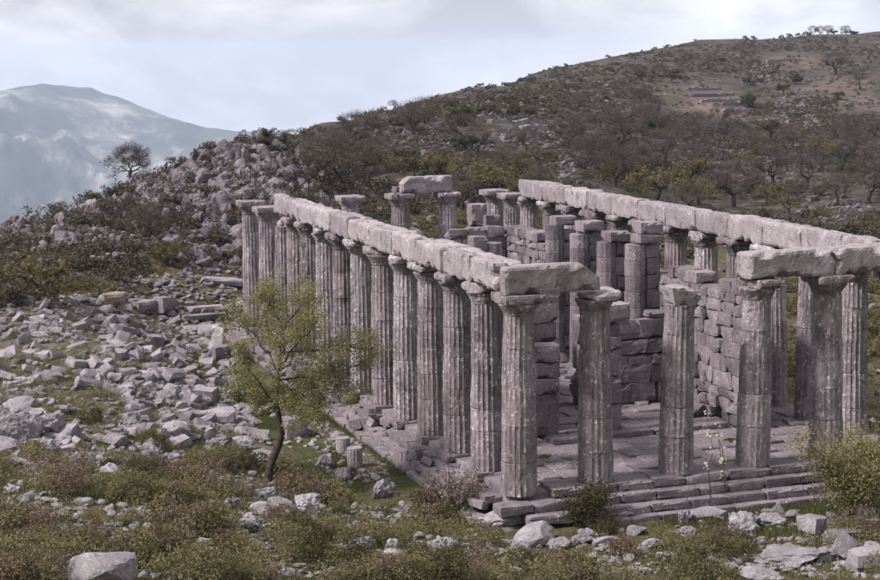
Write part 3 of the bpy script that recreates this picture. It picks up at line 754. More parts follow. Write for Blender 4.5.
for k, (y, t, lab) in enumerate(((11.25, 5.85, 'thick half column of stacked drums next to the dark cross wall'), (13.9, 5.68, 'second half column of drums along the right cella wall, notched block on top'),
                                 (16.55, 5.75, 'third half column on the right cella wall, its flared base visible past the front column'), (19.2, 5.88, 'fourth and farthest half column of drums along the right cella wall'))):
    engaged(9.2, y, 1, t, lab, 50+k, 1 if k else 2)
engaged(4.02, 12.9, -1, 6.0, 'drum topped half column of the left cella wall peeping over the left architrave', 60, 0)
engaged(4.02, 16.3, -1, 5.1, 'half column of the left cella wall hidden low behind the left colonnade', 61, 0)
for k, (x, y, s) in enumerate(((9.6, 7.2, .7), (9.1, 15.2, .6), (8.7, 14.6, .5), (8.9, 16.0, .55), (8.3, 15.4, .45))):
    v, f = rock_verts(400+k); tag(link('fallen_stone', mk_mesh('fallen_stone', v*np.array([s*1.4, s, s*.75]), f, M['wall']), None, (x, y, s*.3)), ['dark flat block lying at the foot of the right cella wall', 'pale stone under the flared base of the third half column', 'rounded stone low in the gap beside the second front column', 'upper stone of the heap below the half column base', 'smallest stone of the heap inside the cella'][k], 'stone')

# ------------------------------------------------------------------ stones
RK = [rock_verts(900+k) for k in range(14)]
def jagged(seed):
    v, f = rock_verts(seed, base=ICO3, cuts=10, rough=.10); g = np.random.default_rng(seed+5)
    n = 1-np.abs(fbm(v*np.array([3.2, 3.2, 1.5])+seed, 4, seed % 53, .6)); q = v*(1+.34*(n-.75))[:, None]
    a = g.normal(size=3); a[2] *= .4; a /= np.linalg.norm(a); t = q@a; st = np.round(t*7)/7; q = q+np.outer((st-t)*.4, a)        # bedding planes
    q -= (q.max(0)+q.min(0))/2; return q/(q.max(0)-q.min(0)), f
RKF = [jagged(950+k) for k in range(10)]
RKL = [rock_verts(980+k, base=ICO1, cuts=7, rough=.12) for k in range(16)]
RM = {}
def rock_mesh(k, mat, fam='a'):
    q = (k, mat, fam)
    if q not in RM:
        v, f = (RK if fam == 'a' else RKF)[k]; RM[q] = mk_mesh('rock', v, f, M[mat])
    return RM[q]
def join_many(name, pieces, mat, smooth=False):
    V, F, o = [], [], 0
    for v, f in pieces:
        V.append(v); F.append(f+o); o += len(v)
    return mk_mesh(name, np.concatenate(V), np.concatenate(F), mat, smooth)
def rotm(a, b, c): return np.array(Euler((a, b, c)).to_matrix())
def in_temple(p, m=0.): return -1.6-m < p[0] < 14.9+m and -1.8-m < p[1] < 38.3+m
r = random.Random(21)
# rubble field of squared blocks left of the temple
def rub_density(px, py):
    top = np.interp(px, [0, 60, 120, 200, 250], [312, 296, 282, 266, 262])
    if py < top or px > 262: return 0
    d = 0
    if py < 345: d = 1.0 if px > 15 else .7
    elif py < 395: d = 1.0 if px > 95 else .25
    elif py < 440: d = 1.0 if 125 < px < 285 else (.12 if px > 60 else .5)
    elif py < 470: d = .16 if px > 60 else .3
    lim = np.interp(py, [300, 330, 380, 400, 430, 445], [246, 240, 236, 246, 262, 300])
    return d if px < lim else 0
GRB = 'tumbled blocks of the rubble field'
placed = []; cands = []
while len(cands) < 1500:
    px, py = r.uniform(-8, 300), r.uniform(258, 470)
    if r.random() > rub_density(px, py): continue
    p = hit(px, py)
    if p is None or in_temple(p, .3): continue
    f_ = np.interp(py, [262, 290, 320, 470], [.55, .8, 1, 1])
    s = (r.uniform(.22, .40) if r.random() < .66 else r.uniform(.38, .70))*f_
    cands.append((s*pxm(p), s, p, px, py))
cands.sort(key=lambda t: -t[0])
def put_block(p, s, name='stone_block', mat='rubble', dims=None, rot=None, k=None):
    k = r.randrange(14) if k is None else k
    dims = dims or (s*r.uniform(1.0, 1.7), s*r.uniform(.6, 1.0), s*r.uniform(.32, .72))
    rot = rot or (r.gauss(0, .34), r.gauss(0, .34), r.uniform(0, 6.3))
    return link(name, rough_block(k, mat), None, (p[0], p[1], p[2]+dims[2]*.26), rot, dims)
zones = [(0, 300, 0, 300, 'tumbled grey block at the rubble\'s back edge below the knoll'),
         (0, 95, 300, 480, 'tumbled grey block on the rubble\'s far left side'),
         (95, 300, 300, 360, 'tumbled grey block in the middle of the rubble field'),
         (95, 300, 360, 480, 'tumbled grey block in the near rubble by the young tree')]
for sp_, s, p, px, py in cands[:290]:
    o = put_block(p, s)
    lab = next(z[4] for z in zones if z[0] <= max(px, 0) < z[1] and z[2] <= py < z[3])
    dx_, dy_, dz_ = o.scale; t_ = max(abs(o.rotation_euler[0]), abs(o.rotation_euler[1])); w_ = ('steeply tilted' if t_ > .55 else ('long' if dx_ > 1.9*dy_ else ('flat' if dz_ < .45*dy_ else ('squat cubic' if dx_ < 1.35*dy_ else 'tumbled')))); w_ = ('large ' if s > .5 else ('small ' if s < .33 else ''))+w_
    lab = lab.replace('by the young tree', 'beside the young tree' if px > 215 else ('left of the young tree' if px > 155 else 'well left of the young tree')).replace('in the middle of the rubble field', 'in the rubble near the far columns' if px > 190 else ('in the middle of the rubble' if px > 140 else 'in the left middle of the rubble')).replace('far left side', 'upper far left side' if py < 340 else ('far left side, middle' if py < 390 else 'lower far left side'))
    tag(o, lab.replace('tumbled', w_), 'stone block', GRB)
pieces = []
for sp_, s, p, px, py in cands[290:]:
    v, f = RKL[r.randrange(16)] if r.random() < .6 else (None, None)
    if v is None: v, f = RKL[r.randrange(16)]; s *= .9
    R_ = rotm(r.uniform(-.4, .4), r.uniform(-.4, .4), r.uniform(0, 6.3)); d = np.array([s*1.3, s*.95, s*.62])
    pieces.append(((v*d)@R_.T+p+[0, 0, s*.14], f))
while len(pieces) < 2000:
    px, py = r.uniform(-8, 300), r.uniform(256, 470)
    if r.random() > rub_density(px, py)*.9+.03: continue
    p = hit(px, py)
    if p is None or in_temple(p, .2): continue
    s = r.uniform(.10, .30); v, f = RKL[r.randrange(16)]; R_ = rotm(r.uniform(-.5, .5), r.uniform(-.5, .5), r.uniform(0, 6.3))
    pieces.append(((v*np.array([s*1.4, s, s*.7]))@R_.T+p+[0, 0, s*.15], f))
tag(link('rubble', join_many('rubble', pieces, M['rubble'])), 'small broken stones filling the rubble field beside the temple', 'rubble', None, 'stuff')
# slabs and blocks one can pick out
def named_block(px, py, dims, rz, label, mat='rubble', tilt=(0, 0), lift=.42, name='stone_block', group=GRB, k=None):
    p = hit(px, py); o = link(name, rough_block(r.randrange(14) if k is None else k, mat), None, (p[0], p[1], p[2]+dims[2]*lift), (tilt[0], tilt[1], rz), dims)
    return tag(o, label, 'stone block', group)
named_block(206, 312, (1.9, .8, .32), .1, 'long flat slab, topmost of the three lying near the far left column')
named_block(202, 321, (2.1, .8, .30), .05, 'long flat slab, middle one of the three near the far left column')
named_block(204, 331, (2.2, .9, .30), -.05, 'long flat slab, lowest of the three near the far left column')
named_block(222, 285, (2.4, 1.0, .3), -.1, 'broad tilted slab at the top of the rubble beside the far column', tilt=(0, .1))
named_block(164, 312, (1.25, .9, .7), .7, 'big squared block with a sunlit top in the upper rubble')
named_block(143, 313, (1.2, .8, .6), .5, 'squared block left of the big sunlit block in the upper rubble')
named_block(217, 352, (.62, .34, 1.3), -.2, 'pale upright slab standing out white in the rubble field', 'whiteslab', tilt=(-.12, .15), k=2)
named_block(221, 361, (.75, .6, .85), .3, 'grey cube block just below the pale upright slab')
named_block(113, 305, (1.15, .7, .62), .2, 'ochre stained block in the left part of the rubble field', 'ochre')
named_block(113, 352, (.9, .6, .3), .2, 'flat block lying by itself below the ochre block')
named_block(78, 368, (.9, .5, .3), .6, 'single pale slab lying tilted in the scrub left of the rubble', tilt=(.1, .2))
named_block(220, 425, (1.4, .9, .6), -.3, 'dark squared block at the foot of the rubble beside the young tree trunk', k=4)
named_block(294, 437, (.9, .8, .75), .2, 'upright dark block just right of the young tree trunk', k=6)
named_block(205, 402, (1.0, .6, .7), -.5, 'tilted block with a bright top in the near rubble', tilt=(.3, .1))
named_block(172, 382, (1.1, .45, .5), .9, 'long block leaning on edge in the near rubble', tilt=(.5, .2))
# two column drums standing on the grass
def drum_stub(px, py, rad, h, label, seed):
    p = hit(px, py); o = link('column_drum', drum_mesh(0, h, lambda z: rad+0*z, seed, flutes=16, seg=5, depth=.02, erode=.3, rings=3, mat='arch'), None, (p[0], p[1], p[2]-.06), (.03, -.02, seed))
    tag(o, label, 'column drum', 'fluted drums on the grass')
drum_stub(343, 452, .255, .60, 'shorter fluted drum standing on the grass, the one farther back', 901)
drum_stub(355, 468, .275, .74, 'larger fluted drum standing on the grass, the one in front', 902)

# natural rocks in the foreground, each one seen in the photograph: (x, y of its foot, width in pixels, height ratio)
GFR = 'pale rocks in the foreground scrub'
FR = [(103, 582, 62, .55), (112, 480, 22, .7), (12, 494, 16, .5), (24, 501, 14, .5), (38, 519, 18, .35), (62, 532, 15, .5), (121, 543, 32, .28), (204, 552, 20, .6), (179, 557, 17, .5), (226, 488, 16, .9), (233, 508, 17, .7),
      (251, 534, 22, .7), (195, 538, 12, .5), (344, 482, 17, .8), (325, 468, 15, .9), (282, 510, 30, .45), (265, 502, 22, .7), (307, 514, 32, .65), (260, 513, 20, .6), (383, 498, 28, .7), (353, 553, 42, .38), (394, 565, 24, .7),
      (391, 553, 16, .9), (446, 558, 28, .75), (288, 575, 14, .5), (369, 519, 13, .6), (388, 521, 10, .5), (535, 543, 44, .42), (499, 524, 46, .35), (583, 545, 22, .5), (637, 536, 20, .5), (624, 520, 26, .5), (542, 512, 30, .22),
      (478, 503, 20, .8), (560, 550, 26, .4), (520, 552, 22, .4), (606, 545, 26, .35), (683, 524, 18, .8), (686, 535, 20, .5), (650, 550, 24, .45), (670, 562, 26, .45), (700, 566, 30, .4), (728, 572, 24, .4), (745, 533, 34, .6),
      (772, 526, 30, .45), (776, 515, 15, .8), (791, 519, 19, .35), (791, 562, 74, .16), (826, 561, 28, .3), (757, 545, 16, .5), (640, 575, 22, .4), (590, 572, 20, .4), (300, 540, 14, .5), (150, 530, 13, .5), (85, 505, 16, .4),
      (24, 440, 46, .6), (50, 436, 34, .7), (8, 450, 30, .5), (36, 424, 28, .6), (5, 428, 30, .7), (20, 412, 30, .5), (48, 452, 22, .5), (64, 446, 16, .6), (175, 438, 24, .7), (182, 474, 10, .6), (240, 450, 34, .4), (262, 460, 22, .5),
      (220, 448, 26, .4), (130, 428, 22, .8), (400, 520, 12, .5), (340, 520, 10, .5), (420, 540, 12, .5), (470, 560, 14, .5), (515, 575, 16, .45), (760, 578, 40, .2), (870, 552, 20, .5), (330, 575, 12, .5), (240, 575, 12, .5)]
def where(px, py):
    if px < 70 and py < 460: return 'jagged outcrop rock at the left picture edge'
    if py < 490: return 'pale rock in the scrub between rubble and young tree'
    if px < 250: return 'pale rock half sunk in the scrub at the lower left'
    if px < 470: return 'pale rock among the bushes in front of the temple corner'
    return 'pale rock in front of the temple steps'
ROCKP = []
for i, (px, py, w, hr) in enumerate(FR):
    p = hit(px, py)
    if p is None: continue
    s = w/pxm(p)*1.12; h = s*hr*1.1; ROCKP.append((p[0], p[1], s))
    o = link('rock', rock_mesh(i % 10 if i % 3 else i % 14, 'rock', 'f' if i % 3 else 'a'), None, (p[0], p[1], p[2]+h*.28), (r.uniform(-.12, .12), r.uniform(-.15, .15), r.uniform(-.5, .5)), (s, s*r.uniform(.6, .95), h))
    wsz = ('tall ' if hr > .65 else ('flat ' if hr < .4 else ''))+('broad ' if w > 27 else ('small ' if w < 16 else ''))
    lab = {0: 'biggest boulder, smooth and pale, cut by the bottom left picture edge', 20: 'long low pale rock in the middle of the bottom edge scrub', 27: 'broad pale rock in front of the near corner column',
           28: 'low rubble rock touching the foot of the near corner', 43: 'large flat topped rock in front of the steps below the third column', 47: 'long flat bedrock slab at the lower right'}.get(i, wsz+where(px, py))
    tag(o, lab, 'rock', GFR)
ROCKP = np.array(ROCKP)
GBR = 'squared blocks at the lower right'
for px, py, dims, rz, lab, tl in ((705, 518, (1.15, .7, .22), .1, 'flat pale slab lying below the steps in front of the third column', (0, 0)), (813, 533, (.95, .6, .5), .5, 'squared block left of the leafy bush at lower right', (0, .1)),
                                  (850, 543, (1.2, .7, .42), .2, 'long squared block below the leafy bush', (.05, .1)), (846, 558, (.85, .5, .62), .8, 'block tilted on its corner at the lower right', (.5, .4)),
                                  (869, 570, (.95, .8, .62), -.1, 'dark squared block in the bottom right corner', (0, 0)), (832, 532, (.5, .4, .45), 1.0, 'small tilted block beside the squared block at lower right', (.4, .2)),
                                  (872, 530, (.5, .4, .35), .3, 'small pale block under the leafy bush at the right edge', (0, 0)), (866, 519, (.6, .4, .4), .5, 'small block behind the leafy bush', (0, 0))):
    named_block(px, py, dims, rz, lab, 'rubble', tl, .42, 'stone_block', GBR)
# small stones scattered through the scrub
pieces = []
while len(pieces) < 1900:
    px, py = r.uniform(0, 880), r.uniform(400, 582); p = hit(px, py)
    if p is None or in_temple(p, .1): continue
    if vnoise(np.array([p[0]*.45, p[1]*.45, 3.3]), 4) < .08 and r.random() > .10: continue
    s = r.uniform(.06, .26)*(1.5 if r.random() < .1 else 1); v, f = RKL[r.randrange(16)]
    pieces.append(((v*np.array([s*1.4, s, s*.6]))@rotm(r.uniform(-.4, .4), r.uniform(-.4, .4), r.uniform(0, 6.3)).T+p+[0, 0, s*.12], f))
tag(link('scattered_stones', join_many('scattered_stones', pieces, M['rock'])), 'small pale stones scattered through the foreground scrub', 'stones', None, 'stuff')
# the rocky knoll
GK = 'boulders of the rocky knoll'
kc = []
while len(kc) < 3000:
    px, py = r.uniform(-5, 345), r.uniform(136, 268)
    crest = np.interp(px, [0, 60, 130, 200, 230, 257, 285, 310, 345], [240, 216, 190, 163, 149, 139, 150, 160, 180])
    if py < crest+1: continue
    dens = .16
    if px > 150: dens = np.clip(1.15-abs(px-232)/95, .1, 1)*np.clip(1.5-(py-150)/95, .25, 1)
    elif 60 < px < 150 and abs(py-(235-(px-60)*.15)) < 16: dens = .65
    if py - crest < 7: dens = max(dens, .55)
    if r.random() > dens: continue
    p = hit(px, py)
    if p is None or in_temple(p, 2): continue
    big = px > 165 and r.random() < .22
    s = r.uniform(.7, 1.3) if big else r.uniform(.2, .65)
    kc.append((s, p, px, py))
kc.sort(key=lambda t: -t[0])
for s, p, px, py in kc[:120]:
    h = s*r.uniform(.8, 1.7)
    o = link('boulder', rock_mesh(r.randrange(10), 'outcrop', r.choice('faa')), None, (p[0], p[1], p[2]+h*.06), (r.uniform(-.3, .3), r.uniform(-.3, .3), r.uniform(0, 6.3)), (s, s*r.uniform(.6, 1), h))
    hh_ = 'tall ' if h > 1.35*s else ('squat ' if h < 1.0*s else ''); zz_ = ('on the crest of' if py < 175 else ('low on the face of' if py > 215 else 'half way up'))
    tag(o, f'{hh_}{"large " if s > 1.05 else ""}jagged boulder {zz_} the rocky knoll, ' + ('left' if px < 215 else ('middle' if px < 255 else 'right'))+' part' if px > 165 else hh_+'grey boulder on the slope below the lone oak', 'boulder', GK)
pieces = []
for s, p, px, py in kc[120:1500]:
    v, f = RKL[r.randrange(16)]
    pieces.append(((v*np.array([s*1.1, s*.8, s*r.uniform(.6, 1.1)]))@rotm(r.uniform(-.5, .5), r.uniform(-.5, .5), r.uniform(0, 6.3)).T+p+[0, 0, s*.15], f))
# the knoll's bedrock: a continuous jointed mass with ledges and cracks
def bedrock():
    a0, b0 = KN[:, 0].min()-13, KN[:, 1].min()-15; xs = np.arange(a0, KN[:, 0].max()+17, .22); ys = np.arange(b0, KN[:, 1].max()+15, .22)
    x, y = np.meshgrid(xs, ys, indexing='ij'); g = np.random.default_rng(77); n = 900
    P = np.stack([x, y, 0*x], -1); wx = x+.5*fbm(P*.9, 3, 41); wy = y+.5*fbm(P*.9, 3, 42)
    C = np.stack([g.uniform(xs[0], xs[-1], n), g.uniform(ys[0], ys[-1], n)], 1); H = g.uniform(-.6, .6, n); T = np.clip(g.normal(0, .26, (n, 2)), -.5, .5); T[:, 1] -= .1
    best = np.full(x.shape, 1e9); sec = np.full(x.shape, 1e9); idx = np.zeros(x.shape, int)
    for k in range(n):
        d = np.hypot((wx-C[k, 0])*.85, wy-C[k, 1]); m = d < best; sec = np.where(m, best, np.minimum(sec, d)); idx = np.where(m, k, idx); best = np.where(m, d, best)
    z = gz(x, y)+H[idx]+T[idx, 0]*(wx-C[idx, 0])+T[idx, 1]*(wy-C[idx, 1]) + .22*fbm(P*1.7, 4, 43, .6)
    z -= .55*(1-sstep(.02, .22, sec-best))
    km = 0
    for (a, b), r_ in zip(KN[[0, 2]], (12.5, 7.0)): km = np.maximum(km, 1-np.hypot(x-a, y-b)/r_)
    km = km+.38*fbm(P*.22, 3, 44)-.08; z += -1.5+1.75*sstep(-.05, .32, km)
    keep = (km > -.12); i = np.arange(x.size).reshape(x.shape)
    F = np.stack([i[:-1, :-1], i[1:, :-1], i[1:, 1:], i[:-1, 1:]], -1); kf = keep[:-1, :-1] & keep[1:, :-1] & keep[1:, 1:] & keep[:-1, 1:]
    return mk_mesh('rock_outcrop', np.stack([x, y, z], -1).reshape(-1, 3), F[kf], M['outcrop'])
tag(link('rock_outcrop', bedrock()), 'jointed limestone bedrock breaking through on the knoll behind the far columns', 'outcrop')
# stones on the hillside, in drifts
OUT = [(800, 112, 26, 22, 260), (535, 138, 34, 12, 240), (560, 165, 16, 20, 200), (572, 186, 14, 10, 90), (765, 75, 22, 10, 120), (640, 115, 26, 8, 90), (455, 150, 45, 14, 160), (830, 210, 40, 14, 160), (690, 150, 40, 10, 90),
       (430, 205, 60, 14, 160), (330, 160, 20, 14, 70), (600, 100, 70, 22, 160), (760, 170, 60, 20, 200), (480, 110, 70, 14, 150), (400, 135, 60, 16, 150)]
hs = []
for a, b, rx, ry, n in OUT:
    for _ in range(n):
        t = r.uniform(0, 6.3); q = math.sqrt(r.random()); p = hit(a+rx*q*math.cos(t), b+ry*q*math.sin(t))
        if p is None: continue
        D = np.hypot(*(p[:2]-CAM[:2]))
        if D < 125: continue
        hs.append((r.uniform(.25, .8)*(1.3 if r.random() < .2 else .75)*(D/260)**.35, p))
hs.sort(key=lambda t: -t[0]*pxm(t[1]))
for s, p in hs[:40]:
    tag(link('boulder', rock_mesh(r.randrange(10), 'outcrop', 'f'), None, (p[0], p[1], p[2]+s*.15), (r.uniform(-.2, .2), r.uniform(-.2, .2), r.uniform(0, 6.3)), (s*1.3, s, s*.8)), 'pale boulder in a rock outcrop on the hillside behind the temple', 'boulder', 'boulders on the hillside')
for s, p in hs[40:]:
    v, f = RKL[r.randrange(16)]
    pieces.append(((v*np.array([s*1.3, s, s*.7]))@rotm(r.uniform(-.4, .4), r.uniform(-.4, .4), r.uniform(0, 6.3)).T+p+[0, 0, s*.1], f))
for _ in range(420):
    x, y = r.uniform(15.5, 60), r.uniform(-3, 80); s = r.uniform(.2, .8); v, f = RKL[r.randrange(16)]
    pieces.append(((v*np.array([s*1.3, s, s*.7]))@rotm(r.uniform(-.4, .4), r.uniform(-.4, .4), r.uniform(0, 6.3)).T+[x, y, float(gz(x, y))+s*.12], f))
tag(link('outcrop_stones', join_many('outcrop_stones', pieces, M['outcrop'])), 'countless smaller stones on the knoll and the hillside', 'stones', None, 'stuff')
# dry stone terrace walls on the hillside
for i, (x0, y0, x1, y1) in enumerate(((687, 90, 720, 90), (690, 97, 733, 96), (700, 103, 733, 102), (720, 106, 745, 105), (722, 113, 746, 112), (748, 124, 778, 122), (766, 63, 796, 61), (802, 82, 836, 80), (846, 106, 880, 104), (488, 124, 526, 122), (520, 131, 546, 130))):
    a, b = hit(x0, y0), hit(x1, y1)
    if a is None or b is None: continue
    n = 14; V, F = [], []
    nr = np.array([-(b-a)[1], (b-a)[0]]); nr = nr/np.linalg.norm(nr)*.4
    for k in range(n+1):
        q = a+(b-a)*k/n; z = float(gz(q[0], q[1])); w = .55+r.uniform(-.10, .10); o_ = r.uniform(-.5, .5)*nr
        for sx, zz in ((-1, -.6), (-.8, w), (.8, w), (1, -.6)): V.append((q[0]+nr[0]*sx+o_[0], q[1]+nr[1]*sx+o_[1], z+zz))
    for k in range(n):
        for c in range(3): F.append((k*4+c, k*4+c+1, k*4+c+5, k*4+c+4))
    F += [(0, 1, 2, 3), (n*4+3, n*4+2, n*4+1, n*4)]
    tag(link('terrace_wall', mk_mesh('terrace_wall', V, F, M['wall' if i < 9 else 'rock'])), ['topmost terrace wall of the bare field on the hillside', 'second terrace wall from the top of the bare hillside field', 'third terrace wall of the bare hillside field', 'short fourth terrace wall of the bare hillside field', 'lowest terrace wall of the bare hillside field', 'terrace wall under the pale strip right of the bare field', 'highest terrace wall near the hill crest', 'terrace wall on the reddish upper slope at the right', 'terrace wall at the right picture edge on the hillside', 'pale level ledge above the rock outcrop on the hill', 'shorter pale ledge right of the level ledge on the hill'][i], 'wall', 'terrace walls on the hillside')

# ------------------------------------------------------------------ plants
def tube_mesh(lines, mat, sides=6):
    V, F = [], []
    for pts, rad in lines:
        pts = np.asarray(pts, float); n = len(pts); o = len(V)
        t = np.gradient(pts, axis=0); t /= np.maximum(np.linalg.norm(t, axis=1, keepdims=True), 1e-9)
        ref = np.array([.31, .87, .2]); a = np.cross(t, ref); a /= np.maximum(np.linalg.norm(a, axis=1, keepdims=True), 1e-9); b = np.cross(t, a)
        for k in range(n):
            for s in range(sides):
                th = 2*math.pi*s/sides; V.append(pts[k]+rad[k]*(math.cos(th)*a[k]+math.sin(th)*b[k]))
        for k in range(n-1):
            for s in range(sides):
                s2 = (s+1) % sides; F.append((o+k*sides+s, o+k*sides+s2, o+(k+1)*sides+s2, o+(k+1)*sides+s))
    return mk_mesh('wood', np.array(V), np.array(F), mat, True)
def bent(p0, p1, r0, r1, g, n=7, wob=.08):
    p0, p1 = np.array(p0, float), np.array(p1, float); L_ = np.linalg.norm(p1-p0); t = np.linspace(0, 1, n)
    pts = p0+(p1-p0)*t[:, None]; w = np.cumsum(g.normal(0, wob*L_/n**.5, (n, 3)), 0); w -= t[:, None]*w[-1]; w[0] = 0
    return pts+w, r0+(r1-r0)*t
def branchy(lines, tips, base, d, length, rad, depth, g, spread=.75, kids=(3, 4), up=.15, shrink=.66):
    d = d/np.linalg.norm(d); end = base+d*length
    pts, rr = bent(base, end, rad, rad*.6 if depth else rad*.3, g, 5, .12); lines.append((pts, rr))
    if depth == 0: tips.append((pts[2], pts[-1])); return
    for k in range(g.integers(kids[0], kids[1]+1)):
        t = g.uniform(.45, 1.0) if k else 1.0; j = min(4, int(t*4)); q = pts[j]
        nd = d+g.normal(0, spread, 3); nd[2] += up; branchy(lines, tips, q, nd, length*shrink*g.uniform(.75, 1.2), rr[j]*.68, depth-1, g, spread, kids, up, shrink)
def quads(c, size, g, aspect=.6, flat=0.):
    n = len(c); a = g.normal(size=(n, 3)); a[:, 2] *= (1-flat); a /= np.linalg.norm(a, axis=1, keepdims=True)
    b = g.normal(size=(n, 3)); b -= (b*a).sum(1)[:, None]*a; b /= np.linalg.norm(b, axis=1, keepdims=True)
    s = (size*g.uniform(.6, 1.4, n))[:, None]; a = a*s*.5; b = b*s*.5*aspect
    V = np.stack([c-a, c+b, c+a, c-b], 1).reshape(-1, 3); return V, np.arange(4*n).reshape(n, 4)
def twigs(p0, p1, w, g):
    d = p1-p0; s = np.cross(d, g.normal(size=d.shape)); s /= np.maximum(np.linalg.norm(s, axis=1, keepdims=True), 1e-9); s *= (w*g.uniform(.6, 1.3, len(d)))[:, None]
    V = np.stack([p0-s, p0+s, p1], 1).reshape(-1, 3); return V, np.arange(3*len(d)).reshape(-1, 3)

# hero: the young tree left of the colonnade, in young leaf
def young_tree():
    g = np.random.default_rng(71); b = hit(268, 482); k = pxm(b)
    def W(px, py, dv=0.): return (px-268)/k*AX_R + np.array([0, 0, (482-py)/k*.97]) + dv*np.array([AX_F[0], AX_F[1], 0])
    t = tag(link('young_tree', None, None, tuple(b-[0, 0, .1])), 'young tree in sparse yellow green leaf with a dark bent trunk, left of the colonnade', 'tree')
    tr = [W(268, 486), W(269, 470, .03), W(273, 455, .05), W(280, 440, .08), W(283, 428, .05), W(281, 412, 0), W(279, 395, -.03), W(281, 372, 0), W(284, 345, .05), W(286, 318, .1), W(284, 296, .1)]
    link('trunk', tube_mesh([(np.array(tr), np.array([.16, .145, .135, .125, .115, .085, .07, .055, .042, .028, .012]))], M['bark'], 9), t)
    lines, tips = [], []
    ends = [((281, 410), (250, 352), -.4), ((280, 402), (320, 372), .5), ((280, 395), (246, 375), .6), ((280, 385), (335, 352), -.5), ((281, 372), (352, 368), .3), ((281, 370), (246, 318), .2), ((283, 355), (318, 312), -.3),
            ((284, 345), (362, 335), .2), ((284, 340), (262, 300), .5), ((285, 325), (312, 292), .2), ((284, 310), (276, 286), -.2), ((281, 392), (300, 402), -.9), ((280, 398), (258, 398), .8), ((282, 365), (300, 330), .9), ((283, 350), (290, 320), -.9), ((281, 378), (330, 395), -.4), ((281, 385), (370, 355), .6)]
    for (a, c, dv) in ends:
        p0 = W(*a); p1 = W(c[0], c[1], dv*1.5); pts, rr = bent(p0, p1, .038, .012, g, 7, .10); lines.append((pts, rr))
        for j in (2, 3, 4, 5, 6):
            for _ in range(2):
                dd = (p1-p0)/np.linalg.norm(p1-p0)+g.normal(0, .65, 3); branchy(lines, tips, pts[j], dd, g.uniform(.35, .75), .010, 1, g, .7, (2, 3), .15)
    link('branches', tube_mesh(lines, M['bark'], 4), t)
    C = []
    for a, c in tips:
        n = g.integers(75, 120); C.append(a+(c-a)*g.uniform(0, 1.15, (n, 1))+g.normal(0, .12, (n, 3)))
    V, F = quads(np.concatenate(C), .064, g, .62)
    link('foliage', mk_mesh('foliage', V, F, M['leaf_young']), t)
young_tree()
def leafy_bush(px, py, w, h, n, leaf, mat, label, seed, name='bush', stems=9, size=.08, depthr=.8, group=None, twig='bark', cat='bush'):
    g = np.random.default_rng(seed); b = hit(px, py); t = tag(link(name, None, None, tuple(b)), label, cat, group); lines = []; C = []
    for k in range(stems):
        a = g.uniform(0, 6.28); e = np.array([math.cos(a)*w*.5*g.uniform(.2, 1), math.sin(a)*w*.5*depthr*g.uniform(.2, 1), h*g.uniform(.6, 1)])
        pts, rr = bent((g.normal(0, .06), g.normal(0, .06), -.1), e, .022, .006, g, 7, .12); lines.append((pts, rr))
        for j in (3, 4, 5, 6):
            dd = g.normal(0, 1, 3); dd[2] = abs(dd[2])*.6; q, r2 = bent(pts[j], pts[j]+dd*w*.14, .009, .003, g, 4, .1); lines.append((q, r2)); C.append(q[g.integers(0, 4, n//(stems*8))]+g.normal(0, w*.055, (n//(stems*8), 3)))
        C.append(pts[g.integers(2, 7, n//(stems*2))]+g.normal(0, w*.085, (n//(stems*2), 3)))
    link('stems', tube_mesh(lines, M[twig], 4), t)
    C = np.concatenate(C); C = C[C[:, 2] > .03]; V, F = quads(C, size, g, .6); link('foliage', mk_mesh('foliage', V, F, M[mat]), t)
    return t
leafy_bush(853, 518, 3.3, 2.5, 17000, 0, 'leaf_bush', 'leafy yellow green bush in front of the steps at the right edge', 31, stems=16)
leafy_bush(716, 508, .7, 3.0, 150, 0, 'blossom', 'thin sapling with a few pale blossoms in front of the steps', 32, stems=3, size=.10, name='sapling', cat='sapling')
leafy_bush(586, 528, 1.9, 1.15, 3400, 0, 'scrub_dark', 'dark green bush at the foot of the steps by the second front column', 33, stems=14)
leafy_bush(455, 515, 1.9, 1.3, 2600, 0, 'scrub_brown', 'reddish brown twiggy bush below the near corner of the temple', 34, stems=16, size=.06)
leafy_bush(455, 512, .5, 2.0, 60, 0, 'scrub_brown', 'thin bare sapling rising from the reddish bush below the corner', 35, stems=2, size=.06, name='sapling', cat='sapling')
leafy_bush(248, 410, 1.7, 1.0, 2600, 0, 'grass', 'fresh green bush behind the young tree beside the rubble', 36, stems=12)

for k_, (x_, y_, s_, lab_) in enumerate(((3.0, 1.9, .75, 'green weeds in the paving between the near corner and second columns'), (2.2, 3.4, .35, 'small weed tuft in the porch paving behind the corner column'), (6.6, 2.2, .3, 'weed tuft in the paving behind the rough topped column'), (8.9, 3.2, .3, 'weed tuft in the paving right of the rough topped column'))):
    g = np.random.default_rng(880+k_); n_ = int(900*s_); C = g.normal(0, 1, (n_, 3))*np.array([.45, .3, .07])*s_; C[:, 2] = np.abs(C[:, 2])+.01; V, F = quads(C, .05, g, .5)
    tag(link('weed_tuft', mk_mesh('weed_tuft', V, F, M['grass']), None, (x_, y_, 0)), lab_, 'weeds', 'weeds in the porch paving')
